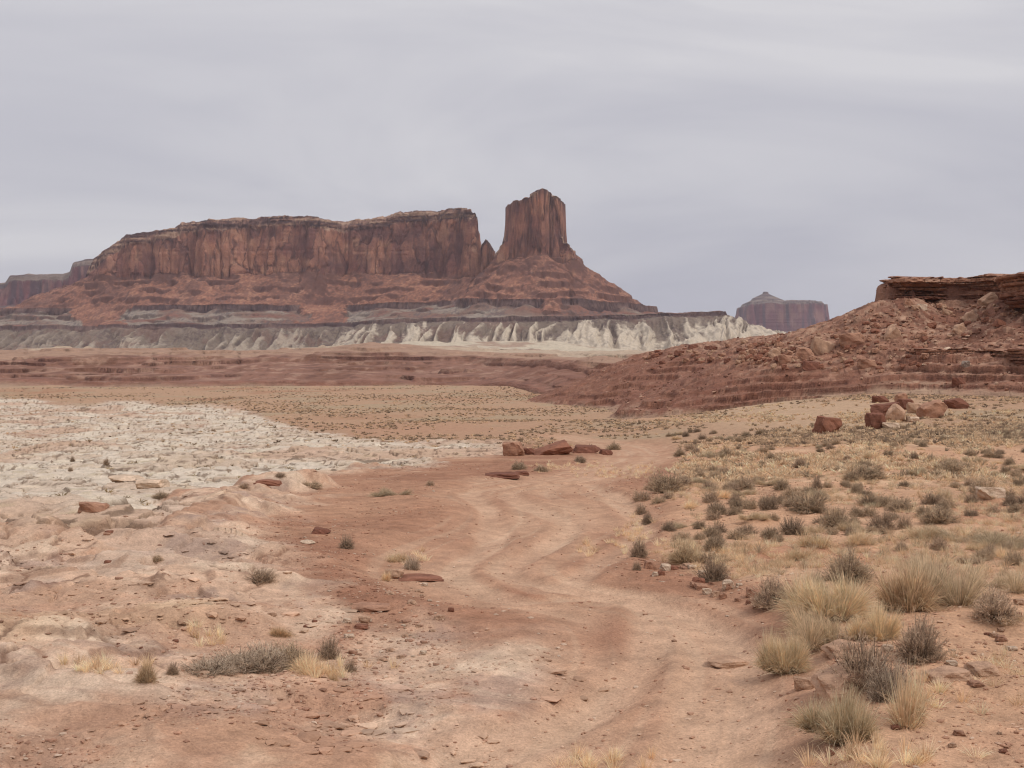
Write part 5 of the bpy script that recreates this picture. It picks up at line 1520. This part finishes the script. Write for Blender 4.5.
def tufts(name, x, y, nb, h, spread, w, palette, probs, kindname, zsink=0.01):
    n = len(x)
    z = gz(x, y)
    rg = RNG
    m = n * nb; k = np.repeat(np.arange(n), nb)
    hh = (h * rg.uniform(0.6, 1.3, n))[k]; sp = (spread * rg.uniform(0.7, 1.3, n))[k]
    az = rg.random(m) * 6.283; q = rg.random(m) ** .7
    B = np.stack([x[k] + np.cos(az) * sp * .35 * q, y[k] + np.sin(az) * sp * .35 * q, z[k] - zsink], -1)
    T = B + np.stack([np.cos(az) * sp * q, np.sin(az) * sp * q, hh * rg.uniform(.5, 1.0, m) * (1 - .35 * q)], -1)
    M = (B + T) / 2 + np.stack([np.zeros(m), np.zeros(m), hh * .08], -1)
    pal = np.array([srgb(*c) for c in palette]); ci = rg.choice(len(palette), n, p=probs)
    c = np.clip(pal[ci][k] * (1 + rg.uniform(-.18, .18, (m, 1))) * np.array([1.05, 0.97, 0.91]), 0, 0.85)
    ww = (w if np.isscalar(w) else w[k]) * rg.uniform(.7, 1.3, m)
    V_, F_, C_ = ribbons(B, M, T, ww, c, rg)
    o = mesh_obj(name, mesh_np(name, V_, F_, C_, smooth=False), M_plant)
    tag(o, kind='stuff')
    return n

# dry grass over the right slope
x, y = scatter(30000, 11, 190, 2, 25, 0.8)
zb = gbase(x, y); px, py, r, white, pink, low, right, jit = masks(x, y, zb)
rd, lat, hw = road_dist(x, y)
cl = fbm(x / (2.5 + r * .03), y / (3.5 + r * .05), 4, 701)
den = 0.85 * sstep(-0.1, 0.4, cl) * np.interp(py, [395, 430, 480, 560, 600, 700, 768], [.95, .95, .9, .7, .3, .10, .08])
keep = (RNG.random(len(x)) < den * right) & (rd > hw * 1.5)
x, y, r = x[keep], y[keep], r[keep]
print('grass', len(x))
a = r < 45
tufts('dry_grass', x[a], y[a], 34, 0.17, 0.13, 0.006, STRAW + OLIVE, [.26, .22, .2, .1, .08, .06, .05, .03], 'g')
tufts('dry_grass', x[~a], y[~a], 12, 0.26, 0.24, 0.03 + 0.0004 * r[~a], STRAW + OLIVE, [.2, .22, .14, .16, .08, .08, .06, .06], 'g')
# sparse straw by the road and bottom edge
pts = [(p, q_) for (p, q_, n_) in [(600, 762, 1)] for _ in range(1)]
xs, ys = [], []
for (cx, cy, rx, ry, n_) in [(600, 765, 60, 16, 16), (870, 760, 60, 14, 26), (930, 700, 30, 20, 12), (720, 555, 50, 14, 50), (640, 535, 26, 16, 34), (600, 548, 26, 10, 16), (565, 467, 45, 5, 60), (640, 470, 26, 8, 40), (420, 560, 16, 8, 8), (100, 668, 50, 6, 18), (330, 676, 14, 4, 10), (610, 475, 30, 6, 30), (300, 668, 60, 5, 20), (205, 640, 25, 12, 10)]:
    for _ in range(n_):
        gx, gy, _z = ray_ground(cx + random.gauss(0, .5) * rx, min(cy + random.gauss(0, .5) * ry, 790)); xs.append(gx); ys.append(gy)
xs = np.array(xs, F32); ys = np.array(ys, F32)
tufts('dry_grass', xs, ys, 40, 0.20, 0.11, 0.005, STRAW, [.35, .2, .3, .15], 'g')

# scrub of the far plain and the sandy rise
x, y = scatter(70000, 72, 600, -24, 25, 1.0)
zb = gbase(x, y); px, py, r, white, pink, low, right, jit = masks(x, y, zb)
rd, lat, hw = road_dist(x, y)
cl = fbm(x / 18, y / 30, 4, 711)
tanb = sstep(690, 740, px) * sstep(935, 860, px) * sstep(396, 404, py) * sstep(440, 418, py)
trk = np.exp(-((py - 419 - 0.01 * (px - 600)) / 2.2) ** 2) * (px > 560) * (px < 800)
den = np.clip(0.35 + 0.9 * cl, 0, 1) * (1 - 0.93 * white) * (1 - 0.8 * tanb) * sstep(452, 440, py) * (1 - trk) * (1 - 0.9 * np.exp(-((px - 400) / 150) ** 2 - ((py - 432) / 8) ** 2))
keep = (RNG.random(len(x)) < den) & (rd > hw * 1.3)
x, y, r = x[keep], y[keep], r[keep]
print('scrub', len(x))
tufts('scrub', x, y, 10, 0.28, 0.30, 0.05 + 0.0006 * r, [(166, 144, 120), (146, 126, 106), (192, 166, 138), (212, 184, 152), (130, 112, 96)], [.24, .2, .2, .26, .1], 's', 0.03)
# low weeds in the joints of the white slickrock
x, y = scatter(5000, 38, 200, -24, 1, 0.9)
zb = gbase(x, y); px, py, r, white, pink, low, right, jit = masks(x, y, zb)
k_ = (white > .6) & (RNG.random(len(x)) < 0.5 * sstep(0.1, 0.5, fbm(x / 5, y / 4, 3, 721)))
tufts('weeds', x[k_], y[k_], 12, 0.16, 0.2, 0.03, [(150, 132, 102), (118, 104, 84), (180, 156, 116)], [.4, .35, .25], 'w')

# ------------------------------------------------------------------ haze
hm = bpy.data.materials.new('haze'); hm.use_nodes = True
ht = hm.node_tree
for n_ in list(ht.nodes): ht.nodes.remove(n_)
ho = ht.nodes.new('ShaderNodeOutputMaterial'); hv = ht.nodes.new('ShaderNodeVolumePrincipled')
hv.inputs['Color'].default_value = (0.86, 0.88, 1.0, 1)
hv.inputs['Density'].default_value = 3.4e-5
hv.inputs['Anisotropy'].default_value = 0.2
ht.links.new(hv.outputs['Volume'], ho.inputs['Volume'])
bm = bmesh.new(); bmesh.ops.create_cube(bm, size=1.0)
me = bpy.data.meshes.new('haze'); bm.to_mesh(me); bm.free(); me.materials.append(hm)
hz = bpy.data.objects.new('haze', me); link(hz)
hz.scale = (25800, 25800, 480); hz.location = (0, 0, 480 / 2 - 26)
tag(hz, kind='stuff')
